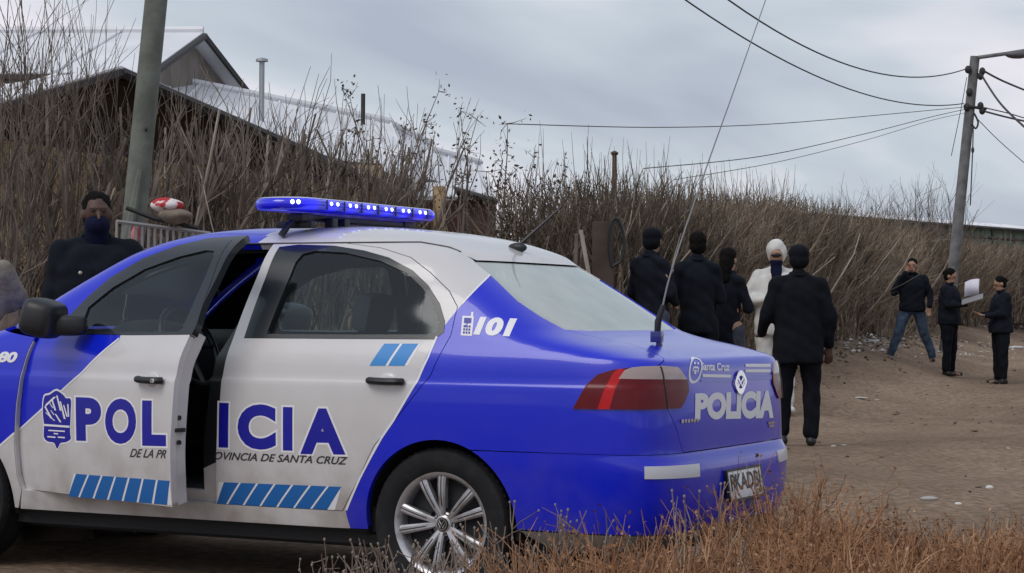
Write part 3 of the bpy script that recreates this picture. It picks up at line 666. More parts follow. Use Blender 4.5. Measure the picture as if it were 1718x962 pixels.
decal('emblem_marks',V,F,fm_,mwht,lido)
fm_=quad_map([(1230,622),(1250,622),(1250,662),(1230,662)])
v,f=ring(.36,.5); bd=decal('badge',v,f,fm_,mchrome,lido,off=.008); V=[];F=[]
for p in ([(.22,.78),(.32,.82),(.50,.50),(.44,.46)],[(.78,.78),(.68,.82),(.50,.50),(.56,.46)],[(.15,.62),(.24,.66),(.38,.20),(.31,.20)],[(.85,.62),(.76,.66),(.62,.20),(.69,.20)],[(.31,.20),(.38,.20),(.52,.50),(.47,.52)],[(.69,.20),(.62,.20),(.48,.50),(.53,.52)]): addp(p)
decal('badge_marks',V,F,fm_,mchrome,bd,off=.007)
for q in ([(1142,703),(1172,701),(1172,709),(1142,711)],):
    fm_=quad_map(q); V=[];F=[]
    for i in range(6): addp([(i/6,.1+.2*(i%2)),(i/6+.12,.1),(i/6+.12,.9),(i/6,.8)])
    decal('name_badge',V,F,fm_,mchrome,lido,off=.004)
V=[];F=[]; fm_=quad_map([(1288,708),(1298,707),(1298,716),(1288,717)])
addp([(0,.6),(1,.6),(1,1),(0,1)]); addp([(.1,0),(.9,0),(.9,.4),(.1,.4)]); decal('name_badge',V,F,fm_,mchrome,lido,off=.004)
# reflector and plate
rf=U([(1081,783),(1172,778),(1173,800),(1081,804)],smax=2.95)
for sg in (0,1):
    M_=(lambda l:l) if not sg else mir
    panel('reflector_strip',M_(rf),[mat('reflector_white',(.62,.63,.68),.3,coat=.5)],bmp,off=.004,gap=0,fl=.006,res=.03)
pl=U([(1204,797),(1274,788),(1280,828),(1212,838)],smax=3.7)
pc=S(*pl[0])+S(*pl[2]); pcx=np.array([.975,-.005,.452]); tilt=Ry(-.15)
b=MB(); b.box((0,0,0),(.0045,.200,.065),0,None,.003); b.v=[tuple(np.array(q)@tilt.T+pcx) for q in b.v]; pb=b.build('number_plate',mat('plate_white',(.72,.72,.74),.4),bmp)
v,f=tmesh('PKADBJ',.03); lo,hi=v.min(0),v.max(0); uv=(v-lo)/(hi-lo); P=np.stack([np.full(len(uv),.0055),(uv[:,0]-.5)*.345,(uv[:,1]-.5)*.088],-1)@tilt.T+pcx; obj('plate_lettering',P,f,mdk,pb,smooth=False)
b=MB()
for sy in (-1,1): b.box((0,sy*.194,0),(.0055,.006,.064))
for sz in (-1,1): b.box((0,0,sz*.060),(.0057,.199,.005))
b.v=[tuple(np.array(q)@tilt.T+pcx) for q in b.v]; b.build('plate_frame',mdk,pb)
pw=[(s,t) for s,t in ((2.62,2.0),(3.38,2.0),(3.33,4.75),(2.67,4.75))]
# ---- handles, mirror
def handle(px,py,parent,th,org,sg=0):
    p=S(*un(px,py,th)); 
    if sg: p=p*np.array([1,-1,1])
    sy=1 if sg else -1
    b=MB(); P=np.array([(p[0]-.075,p[1]+sy*.004,p[2]+.002),(p[0]-.06,p[1]+sy*.026,p[2]+.002),(p[0],p[1]+sy*.034,p[2]),(p[0]+.06,p[1]+sy*.030,p[2]),(p[0]+.078,p[1]+sy*.006,p[2])])
    b.tube(smoothline(P,5),.0145,8); h=b.build('door_handle',mblk,parent,org)
    b=MB(); b.ell((p[0]+.008,p[1]-sy*.004,p[2]),(.045,.012,.034),20,10); b.build('handle_cup',mw if th else mw,parent,org)
    if not sg:
        b=MB(); b.lathe([(0,-.004),(.009,-.004),(.009,.004)],12,(p[0]+.062,p[1]+sy*.046,p[2]),'y'); b.build('lock',mchrome,h,org) if th else None
handle(254,638,fd,TH,HIN); handle(648,640,rd,0,(0,0,0))
mc=on_y(73,534,-.97)
b=MB(); b.ell(mc,(.078,.112,.082),24,14,0,Rz(.25)@Ry(.25),.55); mm=b.build('wing_mirror',mblk,fd,None or (0,0,0))
for v in mm.data.vertices:
    q=np.array(v.co); d=q-np.array([HX,HY,0]); c_,s_=math.cos(TH),math.sin(TH); v.co=Vector((c_*d[0]-s_*d[1],s_*d[0]+c_*d[1],d[2]))
lm_=np.array([np.array(v.co) for v in mm.data.vertices]).mean(0)
b=MB(); b.ell(lm_+np.array([.075,.070,-.030]),(.085,.050,.045),16,10,0,Rz(.80),.6); b.build('mirror_arm',mblk,mm)
b=MB(); b.ell(mc*np.array([1,-1,1]),(.075,.105,.078),24,14,0,Rz(-.25)@Ry(.25),.62); b.build('wing_mirror',mblk,car)
# ---- wheels
def wheel(x,side):
    sy=-1 if side==0 else 1
    c=np.array([x,sy*.712,.302]); w_=empty('wheel',c,0,car)
    b=MB(); b.lathe([(.205,-.082),(.222,-.094),(.262,-.098),(.288,-.090),(.299,-.072),(.302,-.04),(.302,.04),(.299,.072),(.288,.090),(.262,.098),(.222,.094),(.205,.082)],72,(0,0,0),'y')
    for a in np.linspace(0,2*PI,60,endpoint=False): b.box((.2990*math.cos(a),0,.2990*math.sin(a)),(.004,.068,.006),0,Ry(-a))
    b.build('tyre',mrub,w_)
    b=MB()   # barrel and lip; outer face toward sy
    prof_=[(.190,-sy*.07),(.178,-sy*.0),(.184,sy*.066),(.196,sy*.080),(.206,sy*.083),(.207,sy*.078),(.199,sy*.070)]
    b.lathe(prof_,64,(0,0,0),'y'); rim=b.build('rim',malu,w_)
    b=MB(); b.lathe([(0,sy*.02),(.10,sy*.02),(.178,sy*.012)],40,(0,0,0),'y'); b.build('brake_disc',mdark,rim)
    for k in range(5):
        for d in (-.145,.145):
            a0=2*PI*k/5+PI/2+.25; a1=a0+d; a2=a0+d*1.9
            b=MB(); pts=[]
            r0,r1,h0,h1=.030,.198,.058,.072
            e0=np.array([math.cos(a0+d*1.3),0,math.sin(a0+d*1.3)]); e1=np.array([math.cos(a2-d*.25),0,math.sin(a2-d*.25)])
            A=e0*r0; B=e1*r1; tdir=(B-A)/np.linalg.norm(B-A); nrm=np.cross(tdir,[0,1,0])
            V=[]
            for u in np.linspace(0,1,5):
                p=A+(B-A)*u; wd=.011+.0085*u; y=sy*(h0+.014*math.sin(u*PI*.8)+(h1-h0)*u*.4)
                for q,yy in ((-1,y-sy*.030),(-1,y-sy*.006),(-.55,y),(.55,y),(1,y-sy*.006),(1,y-sy*.030)): V.append(p+nrm*wd*q+np.array([0,yy,0]))
            F=[(i*6+j,i*6+j+1,(i+1)*6+j+1,(i+1)*6+j) for i in range(4) for j in range(5)]
            b.add(V,F); sp_=b.build('spoke',malu,rim,angle=18)
            b=MB(); G=[(V[i*6+2]+V[i*6+3])/2+np.array([0,sy*.0006,0]) for i in range(1,5)]; b.tube(G,.0022,4); b.build('spoke_groove',mblk,rim)
    b=MB(); b.lathe([(0,sy*.066),(.022,sy*.066),(.030,sy*.060),(.048,sy*.052),(.052,sy*.03)],32,(0,0,0),'y'); b.build('hub',malu,rim)
    b=MB(); b.lathe([(0,sy*.069),(.024,sy*.069),(.027,sy*.064)],28,(0,0,0),'y'); b.build('hub_cap',mblk,rim)
    b=MB(); b.lathe([(.020,sy*.0705),(.023,sy*.0705)],28,(0,0,0),'y')
    for p,q in (((-.012,.014),(0,-.002)),((.012,.014),(0,-.002)),((-.016,.006),(-.006,-.015)),((.016,.006),(.006,-.015)),((-.006,-.015),(0,.0)),((.006,-.015),(0,.0))): b.tube([(p[0],sy*.071,p[1]),(q[0],sy*.071,q[1])],.0016,5)
    b.build('cap_mark',mchrome,rim)
    for k in range(5):
        a=2*PI*k/5+PI/2+.25+PI/5; b=MB(); b.lathe([(.012,sy*.056),(.015,sy*.060),(.015,sy*.04)],10,(.052*math.cos(a),0,.052*math.sin(a)),'y'); b.lathe([(0,sy*.046),(.012,sy*.046)],8,(.052*math.cos(a),0,.052*math.sin(a)),'y',0); b.build('wheel_bolt',mblk,rim)
for x in (0,-2.465):
    wheel(x,0); wheel(x,1)
# ---- light bar
mlens=mat('light_bar_lens',(.01,.012,.55),.12,coat=.8,emit=((.012,.014,1.0),.42)); mtop=mat('light_bar_top_sheen',(.52,.55,.66),.2,coat=.6)  # top cover's whitish base colour carries the sky reflected in it
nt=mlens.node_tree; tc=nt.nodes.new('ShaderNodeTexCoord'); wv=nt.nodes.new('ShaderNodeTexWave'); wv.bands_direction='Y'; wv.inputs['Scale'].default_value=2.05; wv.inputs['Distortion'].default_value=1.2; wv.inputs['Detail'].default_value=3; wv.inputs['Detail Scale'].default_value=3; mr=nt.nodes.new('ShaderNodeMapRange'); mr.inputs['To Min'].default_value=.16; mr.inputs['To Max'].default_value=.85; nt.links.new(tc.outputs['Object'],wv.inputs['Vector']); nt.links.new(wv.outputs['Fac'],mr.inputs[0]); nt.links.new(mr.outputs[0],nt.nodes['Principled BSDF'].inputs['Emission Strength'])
mled=mat('led_lit',(.8,.85,1),.3,emit=((.62,.72,1.0),2.6))
LBX,LBZ=-.905,1.590
lb=empty('light_bar',(LBX,0,LBZ),0,car)
def barring(k,n=72):
    out=[]
    for i in range(n):
        a=2*PI*i/n; p=4.5; cy=math.copysign(abs(math.cos(a))**(2/2.6),math.cos(a)); cx=math.copysign(abs(math.sin(a))**(2/2.6),math.sin(a))
        out.append((cx*.150*k[0],cy*.585*k[1]))
    # square ends: long sides straight
    res=[]
    for x,y in out: res.append((x,y))
    return res
def stad(hx,hy,n=24):
    r=hx; pts=[]
    for i in range(n+1): a=PI*i/n; pts.append((r*math.cos(a),hy-r+r*math.sin(a)))
    for i in range(n+1): a=PI+PI*i/n; pts.append((r*math.cos(a),-(hy-r)+r*math.sin(a)))
    return pts
lev=[(.120,.602,-.040),(.140,.622,-.034),(.149,.631,-.018),(.150,.632,.004),(.145,.627,.020),(.134,.616,.031)]
V=[];n=50
for hx,hy,z in lev: V+=[(x,y,z) for x,y in stad(hx,hy)]
F=[(i*n+j,i*n+(j+1)%n,(i+1)*n+(j+1)%n,(i+1)*n+j) for i in range(len(lev)-1) for j in range(n)]+[tuple(range(n))]
V=[(x,y,z*.70) for x,y,z in V]; lens=obj('lens',V,F,mlens,lb); sharp(lens.data,60)
V=[]
for hx,hy,z in ((.137,.619,.030),(.130,.612,.036),(.10,.58,.040)): V+=[(x,y,z) for x,y in stad(hx,hy)]
F=[(i*n+j,i*n+(j+1)%n,(i+1)*n+(j+1)%n,(i+1)*n+j) for i in range(2) for j in range(n)]+[tuple(2*n+j for j in range(n))]
V=[(x,y,z*.70) for x,y,z in V]; tp=obj('top_cover',V,F,mtop,lb); sharp(tp.data,60)
for k in range(6):
    for d in (-.026,.026):
        b=MB(); b.ell((.149,-.37+.155*k+d,.004),(.006,.0105,.0085),10,6); b.build('led',mled,lb)
for a in (-.95,-.78,):
    b=MB(); y=-(.632-.150)+.150*math.sin(a); x=.150*math.cos(a); b.ell((x-.001,y,.004),(.009,.009,.010),10,6); b.build('led',mled,lb)
for sy in (-1,1):
    b=MB(); b.box((.03,sy*.44,-.055),(.035,.05,.018),0,None,.006); b.box((.0,sy*.44,-.085),(.09,.02,.015),0,None,.005); b.tube([(.02,sy*.46,-.06),(.0,sy*.50,-.090),(-.02,sy*.525,-.135)],[.014,.014,.016],8); b.build('mount_foot',mblk,lb)
b=MB(); b.box((0,0,-.052),(.06,.42,.012),0,None,.005); b.build('cross_bar',mblk,lb)
for y in (-.30,-.20): 
    b=MB(); b.box((.09,y,-.075),(.022,.022,.024),0,None,.006); b.build('bar_clamp',mblk,lb)
for y in (-.43,-.2875,-.1425,.0,.155,.31,.45):
    b=MB(); b.box((.1495,y,-.003),(.0022,.0035,.021)); b.build('lens_joint',mblk,lb)
# ---- aerials
rb0=S(3.0,22.05); rb0=np.array([-.065,0.,1.408])
b=MB(); b.ell(rb0+np.array([0,0,.006]),(.045,.022,.022),16,8); ra_=b.build('roof_aerial',mblk,car)
b=MB(); P=[rb0+np.array([0,0,.012]),rb0+np.array([.10,.0,.085]),at(941,348,float((rb0-CAM)@FW)+.02)]; b.tube([P[0],P[2]],[.0080,.0045],6); b.build('aerial_rod',mblk,ra_)
ab=S(*un(1106,580)); an=NRM(*un(1106,580)); dA=float((ab-CAM)@FW)
b=MB(); b.box(ab+np.array([-.01,0,.035]),(.022,.03,.022),0,Rz(.2),.004); b.box(ab+np.array([0,0,.004]),(.010,.012,.022),0,None,.003); wa=b.build('whip_aerial',mat('aerial_bracket',(.01,.014,.16),.3,coat=.4),car)
b=MB(); b.tube([ab+np.array([-.008,0,.055]),at(1104,540,dA),at(1113,512,dA)],[.013,.014,.010],10); b.build('aerial_base',mblk,wa)
P=smoothline([at(1111,518,dA),at(1128,450,dA),at(1180,296,dA+.03),at(1232,150,dA+.05),at(1286,-4,dA+.08)],8); b=MB(); b.tube(P,np.linspace(.0038,.0019,len(P)),6); b.build('aerial_whip',mat('aerial_grey',(.28,.29,.31),.4,metal=.3),wa)
# ---- cabin
b=MB(); b.box((-1.15,0,.225),(1.75,.70,.03)); b.box((-.92,0,.30),(1.28,.735,.05)); b.box((.42,0,.50),(.03,.68,.26)); b.box((.60,0,.28),(.22,.55,.04)); b.box((-2.02,0,.62),(.03,.68,.36)); b.box((-1.2,0,.20),(1.7,.60,.03)); b.build('underbody',mdark,car)
pr=smoothline([(-2.2,.94),(-2.05,1.03),(-1.85,1.045),(-1.70,1.01),(-1.655,.94),(-1.67,.80),(-1.75,.66),(-1.80,.5)],4)
V=[(x,y,z) for y in (-.70,.70) for x,z in pr]; n=len(pr); b=MB(); b.add(V,[(i,i+1,n+i+1,n+i) for i in range(n-1)]); b.ell((-1.72,-.36,1.04),(.15,.20,.055),16,8); b.build('dashboard',mdark,car)
th_=np.linspace(0,2*PI,40,endpoint=False); c=np.array([-1.50,-.37,.975]); R_=Ry(-.45); b=MB()
b.tube([c+R_@np.array([0,.185*math.cos(a),.185*math.sin(a)]) for a in th_],.015,8,closed=True); b.ell(c+np.array([-.02,0,-.01]),(.03,.06,.055),12,8)
for a in (0,PI,-PI/2): b.tube([c+np.array([-.02,0,0]),c+R_@np.array([0,.18*math.cos(a),.18*math.sin(a)])],[.018,.012],6)
b.tube([c,c+np.array([-.2,0,-.12])],.03,8); b.build('steering_wheel',mblk,car)
def seat(x,y,w_,name='seat'):
    s=empty(name,(x,y,.30),0,car)
    b=MB(); b.box((-.20,0,.12),(.26,w_,.085),0,Ry(-.12),.06); b.build('cushion',mseat,s)
    b=MB(); b.box((.13,0,.42),(.065,w_,.31),0,Ry(.28),.055); b.build('backrest',mseat,s)
    return s
for y in (-.36,.36):
    s=seat(-.82,y,.235)
    b=MB(); b.box((.255,0,.83),(.045,.115,.085),0,Ry(.22),.04); b.tube([(.20,-.05,.66),(.24,-.05,.80)],.007,6); b.tube([(.20,.05,.66),(.24,.05,.80)],.007,6); b.build('headrest',mseat,s)
s=seat(.10,0,.62,'rear_seat')
for y in (-.36,.36):
    b=MB(); b.box((.22,y,.69),(.045,.115,.075),0,Ry(.22),.04); b.build('headrest',mseat,s)
b=MB(); b.box((.40,0,1.0),(.17,.58,.012)); b.build('parcel_shelf',mat('shelf_grey',(.10,.10,.10),.9),car)
# ================= GROUND =================
HY_=[-10,2,12.4,15.5,20,27.6,35.8,41,56]; HX_=[-5.6,-5.3,-5.3,-5.5,-6.0,-7.5,-9.1,-9.9,-11]   # foot of the hedge
def hx(y): return float(np.interp(y,HY_,HX_))   # line of the hedge foot
def sm(a,b,x): u=np.clip((x-a)/(b-a),0,1); return u*u*(3-2*u)
_ph=rng.uniform(0,6.28,(3,14)); _fr=np.concatenate([rng.uniform(.15,.5,5),rng.uniform(.6,1.6,5),rng.uniform(2,4,4)]); _di=rng.uniform(0,6.28,14)
def gz(x,y):
    x=np.asarray(x,float); y=np.asarray(y,float)
    h=np.interp(y,HY_,HX_)
    b=.0125*np.clip(y-9,0,45)
    bank=(.30+.32*sm(9,20,y))*sm(0,6,y)*sm(3.0,.1,x-h)
    n=sum((.035 if f<.6 else .014 if f<2 else .006)*np.sin(f*(x*math.cos(d)+y*math.sin(d))+p) for f,d,p in zip(_fr,_di,_ph[0]))
    near=1-sm(2.8,4.5,np.hypot((x+1.2)/1.6,y))*1.
    rut=-.06*np.exp(-((x-(-.3+.02*y))/.25)**2)*sm(3,6,y)-.06*np.exp(-((x-(1.3+.02*y))/.25)**2)*sm(3,6,y)
    return b+bank+n*(1-near)*sm(0,1,np.hypot(x,y)/5)+rut
def ax(a,b,c,n):
    u=np.linspace(-1,1,n); q=np.sign(u)*(np.abs(u)*.25+.75*np.abs(u)**3.2); return np.where(q<0,c+(c-a)*q,c+(b-c)*q)
gx=ax(-260,260,-1,190); gy=ax(-120,420,12,230); X,Y=np.meshgrid(gx,gy,indexing='ij'); Zg=gz(X,Y)
n2=len(gy); V=np.stack([X,Y,Zg],-1).reshape(-1,3); F=[(i*n2+j,(i+1)*n2+j,(i+1)*n2+j+1,i*n2+j+1) for i in range(len(gx)-1) for j in range(n2-1)]
md=bpy.data.materials.new('dirt_road'); md.use_nodes=True; nt=md.node_tree; N=nt.nodes.new; L=nt.links.new; bs=nt.nodes['Principled BSDF']; bs.inputs['Roughness'].default_value=.95; bs.inputs['Specular IOR Level'].default_value=.2
ge=N('ShaderNodeNewGeometry'); na=N('ShaderNodeTexNoise'); na.inputs['Scale'].default_value=.45; na.inputs['Detail'].default_value=9; na.inputs['Roughness'].default_value=.62; mp=N('ShaderNodeMapping'); mp.inputs['Scale'].default_value=(1,.45,1); L(ge.outputs['Position'],mp.inputs[0]); L(mp.outputs[0],na.inputs['Vector'])
rp=N('ShaderNodeValToRGB'); e=rp.color_ramp.elements; e[0].position=.30; e[0].color=(.17,.118,.082,1); e[1].position=.72; e[1].color=(.42,.32,.235,1); q=e.new(.5); q.color=(.275,.200,.142,1); L(na.outputs['Fac'],rp.inputs[0])
nb=N('ShaderNodeTexNoise'); nb.inputs['Scale'].default_value=18; nb.inputs['Detail'].default_value=7; L(ge.outputs['Position'],nb.inputs['Vector'])
rq=N('ShaderNodeValToRGB'); e=rq.color_ramp.elements; e[0].position=.36; e[0].color=(.55,.52,.50,1); e[1].position=.68; e[1].color=(1.25,1.22,1.2,1); L(nb.outputs['Fac'],rq.inputs[0])
mu=N('ShaderNodeMixRGB'); mu.blend_type='MULTIPLY'; mu.inputs[0].default_value=.8; L(rp.outputs[0],mu.inputs[1]); L(rq.outputs[0],mu.inputs[2]); L(mu.outputs[0],bs.inputs['Base Color'])
nc=N('ShaderNodeTexNoise'); nc.inputs['Scale'].default_value=9; nc.inputs['Detail'].default_value=10; nc.inputs['Roughness'].default_value=.7; L(ge.outputs['Position'],nc.inputs['Vector'])
bp=N('ShaderNodeBump'); bp.inputs['Strength'].default_value=.9; bp.inputs['Distance'].default_value=.05; L(nc.outputs['Fac'],bp.inputs['Height']); L(bp.outputs[0],bs.inputs['Normal'])
tag(obj('ground',V,F,md),kind='structure')
# stones and clods scattered over the road: uncountable
def rock(b,c,r,mi=0):
    v=np.array([(1,0,0),(-1,0,0),(0,1,0),(0,-1,0),(0,0,1),(0,0,-1)],float)*rng.uniform(.6,1.2,(6,1))*np.array([1,1,.6])*r; v=v@Rz(rng.uniform(0,6)).T
    b.add(v+c,[(0,2,4),(2,1,4),(1,3,4),(3,0,4),(2,0,5),(1,2,5),(3,1,5),(0,3,5)],mi)
b=MB()
for i in range(2600):
    y=rng.uniform(-2.4,34) if i<1800 else rng.uniform(14,36); x=rng.uniform(hx(y)-.2,9+y*.3) if i<1400 else hx(y)+abs(rng.normal(0,1.0))-.1
    if y<1.2 and -3.4<x<1.1 and y>-1.1: continue
    r=min(.04,abs(rng.normal(0,.010))+.006)*(1 if y<12 else 1.6); rock(b,(x,y,float(gz(x,y))+r*.25),r,int(rng.integers(0,4)))
mst=[mat('stone_%s'%n_,c_,.9) for n_,c_ in (('brown',(.13,.092,.066)),('dark',(.06,.046,.036)),('pale',(.24,.205,.17)),('tan',(.19,.14,.10)))]
tag(b.build('loose_stones',mst,smooth=False),'small stones and clods strewn over the brown dirt road','stones',kind='stuff')
# ================= HEDGES =================
def bark(name,c1,c2):
    m=mat(name,c1,.9,noise=(3.0,c2,.35,.65)); nt=m.node_tree; b_=nt.nodes['Principled BSDF']; src=b_.inputs['Base Color'].links[0].from_socket
    oi=nt.nodes.new('ShaderNodeObjectInfo'); hs=nt.nodes.new('ShaderNodeHueSaturation'); mr=nt.nodes.new('ShaderNodeMapRange'); mr.inputs['To Min'].default_value=.6; mr.inputs['To Max'].default_value=1.45
    nt.links.new(oi.outputs['Random'],mr.inputs[0]); nt.links.new(mr.outputs[0],hs.inputs['Value']); nt.links.new(src,hs.inputs['Color']); nt.links.new(hs.outputs[0],b_.inputs['Base Color']); return m
mb_a=bark('bare_stem_bark',(.075,.058,.048),(.20,.165,.138)); mb_b=bark('brush_twig_bark',(.100,.076,.056),(.255,.198,.145)); mb_c=bark('pale_stem_bark',(.24,.205,.175),(.42,.37,.32)); mleaf=mat('dry_leaf',(.060,.050,.034),.9,noise=(8,(.11,.09,.055),.4,.6))
def wig(p0,d,L_,n,wob,up=.0):
    pts=[np.array(p0,float)]; d=np.array(d,float); d/=np.linalg.norm(d)
    for i in range(n):
        d=d+rng.normal(0,wob,3)+np.array([0,0,up]); d/=np.linalg.norm(d); pts.append(pts[-1]+d*L_/n)
    return np.array(pts)
def shrub_bare(h,w_,ns,thick=.016,sub=4,cut=True,lm=.28):
    """upright coppiced shrub: (stems, twigs)"""
    a=MB(); t=MB()
    for i in range(ns):
        q=rng.uniform(0,6.28); r=w_*.5*math.sqrt(rng.uniform(0,1)); p=(r*math.cos(q)*.8,r*math.sin(q)*.8,0)
        lean=rng.uniform(.02,lm); hh=h*rng.uniform(.72,1.0); pts=wig(p,(math.cos(q)*lean,math.sin(q)*lean,1),hh,6,.09,.05)
        r0=thick*rng.uniform(.5,1.5); a.tube(pts,np.linspace(r0,r0*(.55 if cut else .2),7),4,int(rng.random()<.22),cap=False)
        for k in range(sub):
            j=int(rng.integers(2,6)); dd=pts[j]-pts[j-1]; dd/=np.linalg.norm(dd)
            tw=wig(pts[j],dd+rng.normal(0,.45,3)+np.array([0,0,.35]),hh*rng.uniform(.15,.40),4,.13,.08); t.tube(tw,np.linspace(r0*.4,.002,5),3,0,cap=False)
            if rng.random()<.6: t.tube(wig(tw[2],tw[3]-tw[1]+rng.normal(0,.06,3),hh*.15,3,.15),np.linspace(r0*.25,.0015,4),3,0,cap=False)
    return a,t
def shrub_dense(h,w_,ns):
    a=MB(); t=MB()
    for i in range(int(ns*.16)):
        q=rng.uniform(0,6.28); r=w_*.45*math.sqrt(rng.uniform(0,1)); pts=wig((r*math.cos(q),r*math.sin(q),0),(rng.normal(0,.2),rng.normal(0,.2),1),h*rng.uniform(.7,.95),6,.12,.04)
        q_=rng.uniform(.007,.021); a.tube(pts,np.linspace(q_,q_*.35,7),4,int(rng.random()<.35),cap=False)
    for i in range(ns):
        q=rng.uniform(0,6.28); r=w_*.58*math.sqrt(rng.uniform(0,1)); z0=h*rng.uniform(0,.72); hh=min(h*rng.uniform(.25,.5),h*1.0-z0)
        pts=wig((r*math.cos(q),r*math.sin(q),z0),(rng.normal(0,.32)+.15*math.cos(q),rng.normal(0,.32)+.15*math.sin(q),1),hh,4,.16,.05)
        t.tube(pts,np.linspace(.0085,.002,5),3,0,cap=False)
        for k in range(2):
            j=int(rng.integers(1,4)); t.tube(wig(pts[j],pts[j+1]-pts[j]+rng.normal(0,.08,3),hh*.4,2,.2),[.0045,.0032,.0015],3,0,cap=False)
    for i in range(26):   # stragglers above the clipped top
        q=rng.uniform(0,6.28); r=w_*.5*rng.random(); t.tube(wig((r*math.cos(q),r*math.sin(q),h*.8),(rng.normal(0,.08),rng.normal(0,.08),1),h*rng.uniform(.2,.42),4,.06),np.linspace(.006,.0015,5),3,0,cap=False)
    return a,t
def proto(fn,*a,mats,**k):
    A,T=fn(*a,**k); return A.mesh('stems',[mats[0],mats[1]]),T.mesh('twigs',[mats[2]])
PB=[proto(shrub_bare,2.5,1.25,21,thick=.014,sub=8,mats=(mb_a,mb_c,mb_a)) for _ in range(4)]; PD=[proto(shrub_dense,2.3,1.8,720,mats=(mb_b,mb_c,mb_b)) for _ in range(4)]
PL=[proto(shrub_bare,2.5,1.0,6,thick=.022,sub=10,mats=(mb_a,mb_c,mb_a)) for _ in range(3)]; PT=[proto(shrub_bare,4.6,1.2,16,thick=.012,sub=11,cut=False,lm=.10,mats=(mb_a,mb_a,mb_a)) for _ in range(2)]; PS=[proto(shrub_bare,3.3,1.2,34,thick=.010,sub=7,cut=False,mats=(mb_a,mb_c,mb_a)) for _ in range(2)]
def plant(name,pr,p,sc,label,group):
    o=empty(name,p,rng.uniform(0,6.28)); o.scale=(sc[0],sc[0],sc[1]); tag(o,label,'shrub',group)
    for me,nm in zip(pr,('stems','twigs')):
        c=bpy.data.objects.new(nm,me); COL.objects.link(c); c.parent=o
    return o
def along(px,d): p=at(px,530,d); return p
ORD='first second third fourth fifth sixth seventh eighth ninth tenth eleventh twelfth thirteenth fourteenth fifteenth sixteenth seventeenth eighteenth nineteenth twentieth'.split(); ORD+=['twenty-'+q for q in ORD[:9]]+['thirtieth']+['thirty-'+q for q in ORD[:9]]
# left hedge: bare coppiced shrubs, two staggered rows
for i,px in enumerate(np.concatenate([[-60,10,62,120,175,222,262],np.linspace(295,650,10)])):
    d=np.interp(px,[-90,0,400,800],[14.6,15.0,16.2,18.6])+(.55 if i%2 else 0); p=along(px,d); ytop=np.interp(px,[-90,150,250,350,420,520,620,700,760,800],[150,165,170,186,200,212,222,236,256,266])
    z0=float(gz(p[0],p[1])); h=1.129+(ytop-(-523))*0+(523-ytop)*d/3500-z0
    plant('bare_shrub',(PL[i%3] if px<270 else PB[i%4]),(p[0],p[1],z0),(1.0,h/2.45),ORD[i]+' bare upright shrub of the left hedge, counted from the left edge','left hedge of bare shrubs')
# right hedge: dense clipped brush
for i,px in enumerate(np.concatenate([np.linspace(985,1290,10),np.linspace(1315,1475,8),np.linspace(1490,1700,11)])):
    d=float(np.interp(px,[835,1000,1150,1300,1400,1475,1530,1600,1700],[20.4,22.4,25.2,29.5,37,45,50,55,60]))+(.5 if i%2 else 0); p=along(px,d)
    ytop=float(np.interp(px,[835,900,1000,1100,1200,1300,1400,1475,1560,1700],[290,284,292,302,318,334,352,372,392,410])); z0=float(gz(p[0],p[1])); h=1.129+(531-ytop)*d/3500-z0
    plant('brush_shrub',PD[i%4],(p[0],p[1],z0-.05),(1.0+.012*(d-18),h/2.3*rng.uniform(.86,1.04)),ORD[i]+' dense brown shrub of the right hedge, counted from the brown house','right hedge of dense shrubs')
# looser shrubs that stick up behind the hedges
for px,d,yt,pr,lab in ((30,15.4,-60,PT[0],'tall thin bare tree-like shrub at the left edge behind the hedge'),(105,15.9,-30,PT[1],'tall bare shrub with curved stems left of the near pole'),(1500,47,300,PS[0],'loose bare shrub cluster standing left of the far pole'),(1555,51,288,PS[1],'bare shrub with raised branches just left of the far pole'),(1690,58,395,PS[0],'low bare shrub right of the far pole before the green shed')):
    p=along(px,d); z0=float(gz(p[0],p[1])); h=1.129+(527-yt)*d/3500-z0; plant('bare_shrub',pr,(p[0],p[1],z0),(.85 if pr in PT else 1.2,h/(4.6 if pr in PT else 3.3)),lab,None)
# leafy dead shrubs behind the roofs
def leafy(px,d,ytop,w_,label):
    p=along(px,d); z0=float(gz(p[0],p[1])); h=1.129+(527-ytop)*d/3500-z0; o=empty('dry_leaf_shrub',(p[0],p[1],z0)); tag(o,label,'shrub'); a=MB(); l=MB()
    for i in range(5):
        q=rng.uniform(0,6.28); pts=wig((.2*math.cos(q),.2*math.sin(q),0),(math.cos(q)*.16,math.sin(q)*.16,1),h*rng.uniform(.7,1),8,.07,.04); a.tube(pts,np.linspace(.022,.004,9),4,cap=False)
        for j in range(4,9):
            for k in range(3):
                tw=wig(pts[j],rng.normal(0,1,3)+np.array([0,0,.5]),w_*rng.uniform(.2,.5),3,.2); a.tube(tw,[.006,.005,.003,.002],3,cap=False)
                for m_ in range(5):
                    c=tw[int(rng.integers(1,4))]+rng.normal(0,.05,3); u=rng.normal(0,1,3); u/=np.linalg.norm(u); v=np.cross(u,rng.normal(0,1,3)); v/=np.linalg.norm(v); s_=rng.uniform(.016,.034)
                    l.add([c-u*s_,c+v*s_*.5,c+u*s_,c-v*s_*.5],[(0,1,2,3)])
    a.build('stems',mb_a,o,smooth=False); l.build('leaves',mleaf,o,smooth=False)
leafy(672,24,140,.55,'leafy dry shrub with a pointed top above the white roof'); leafy(742,25,165,.35,'slim dry leafy shrub standing right of the pointed one'); leafy(818,23.5,185,.6,'broad dry leafy shrub at the start of the dense hedge'); leafy(920,21.5,228,.3,'small dry leafy sprig rising above the dense hedge')
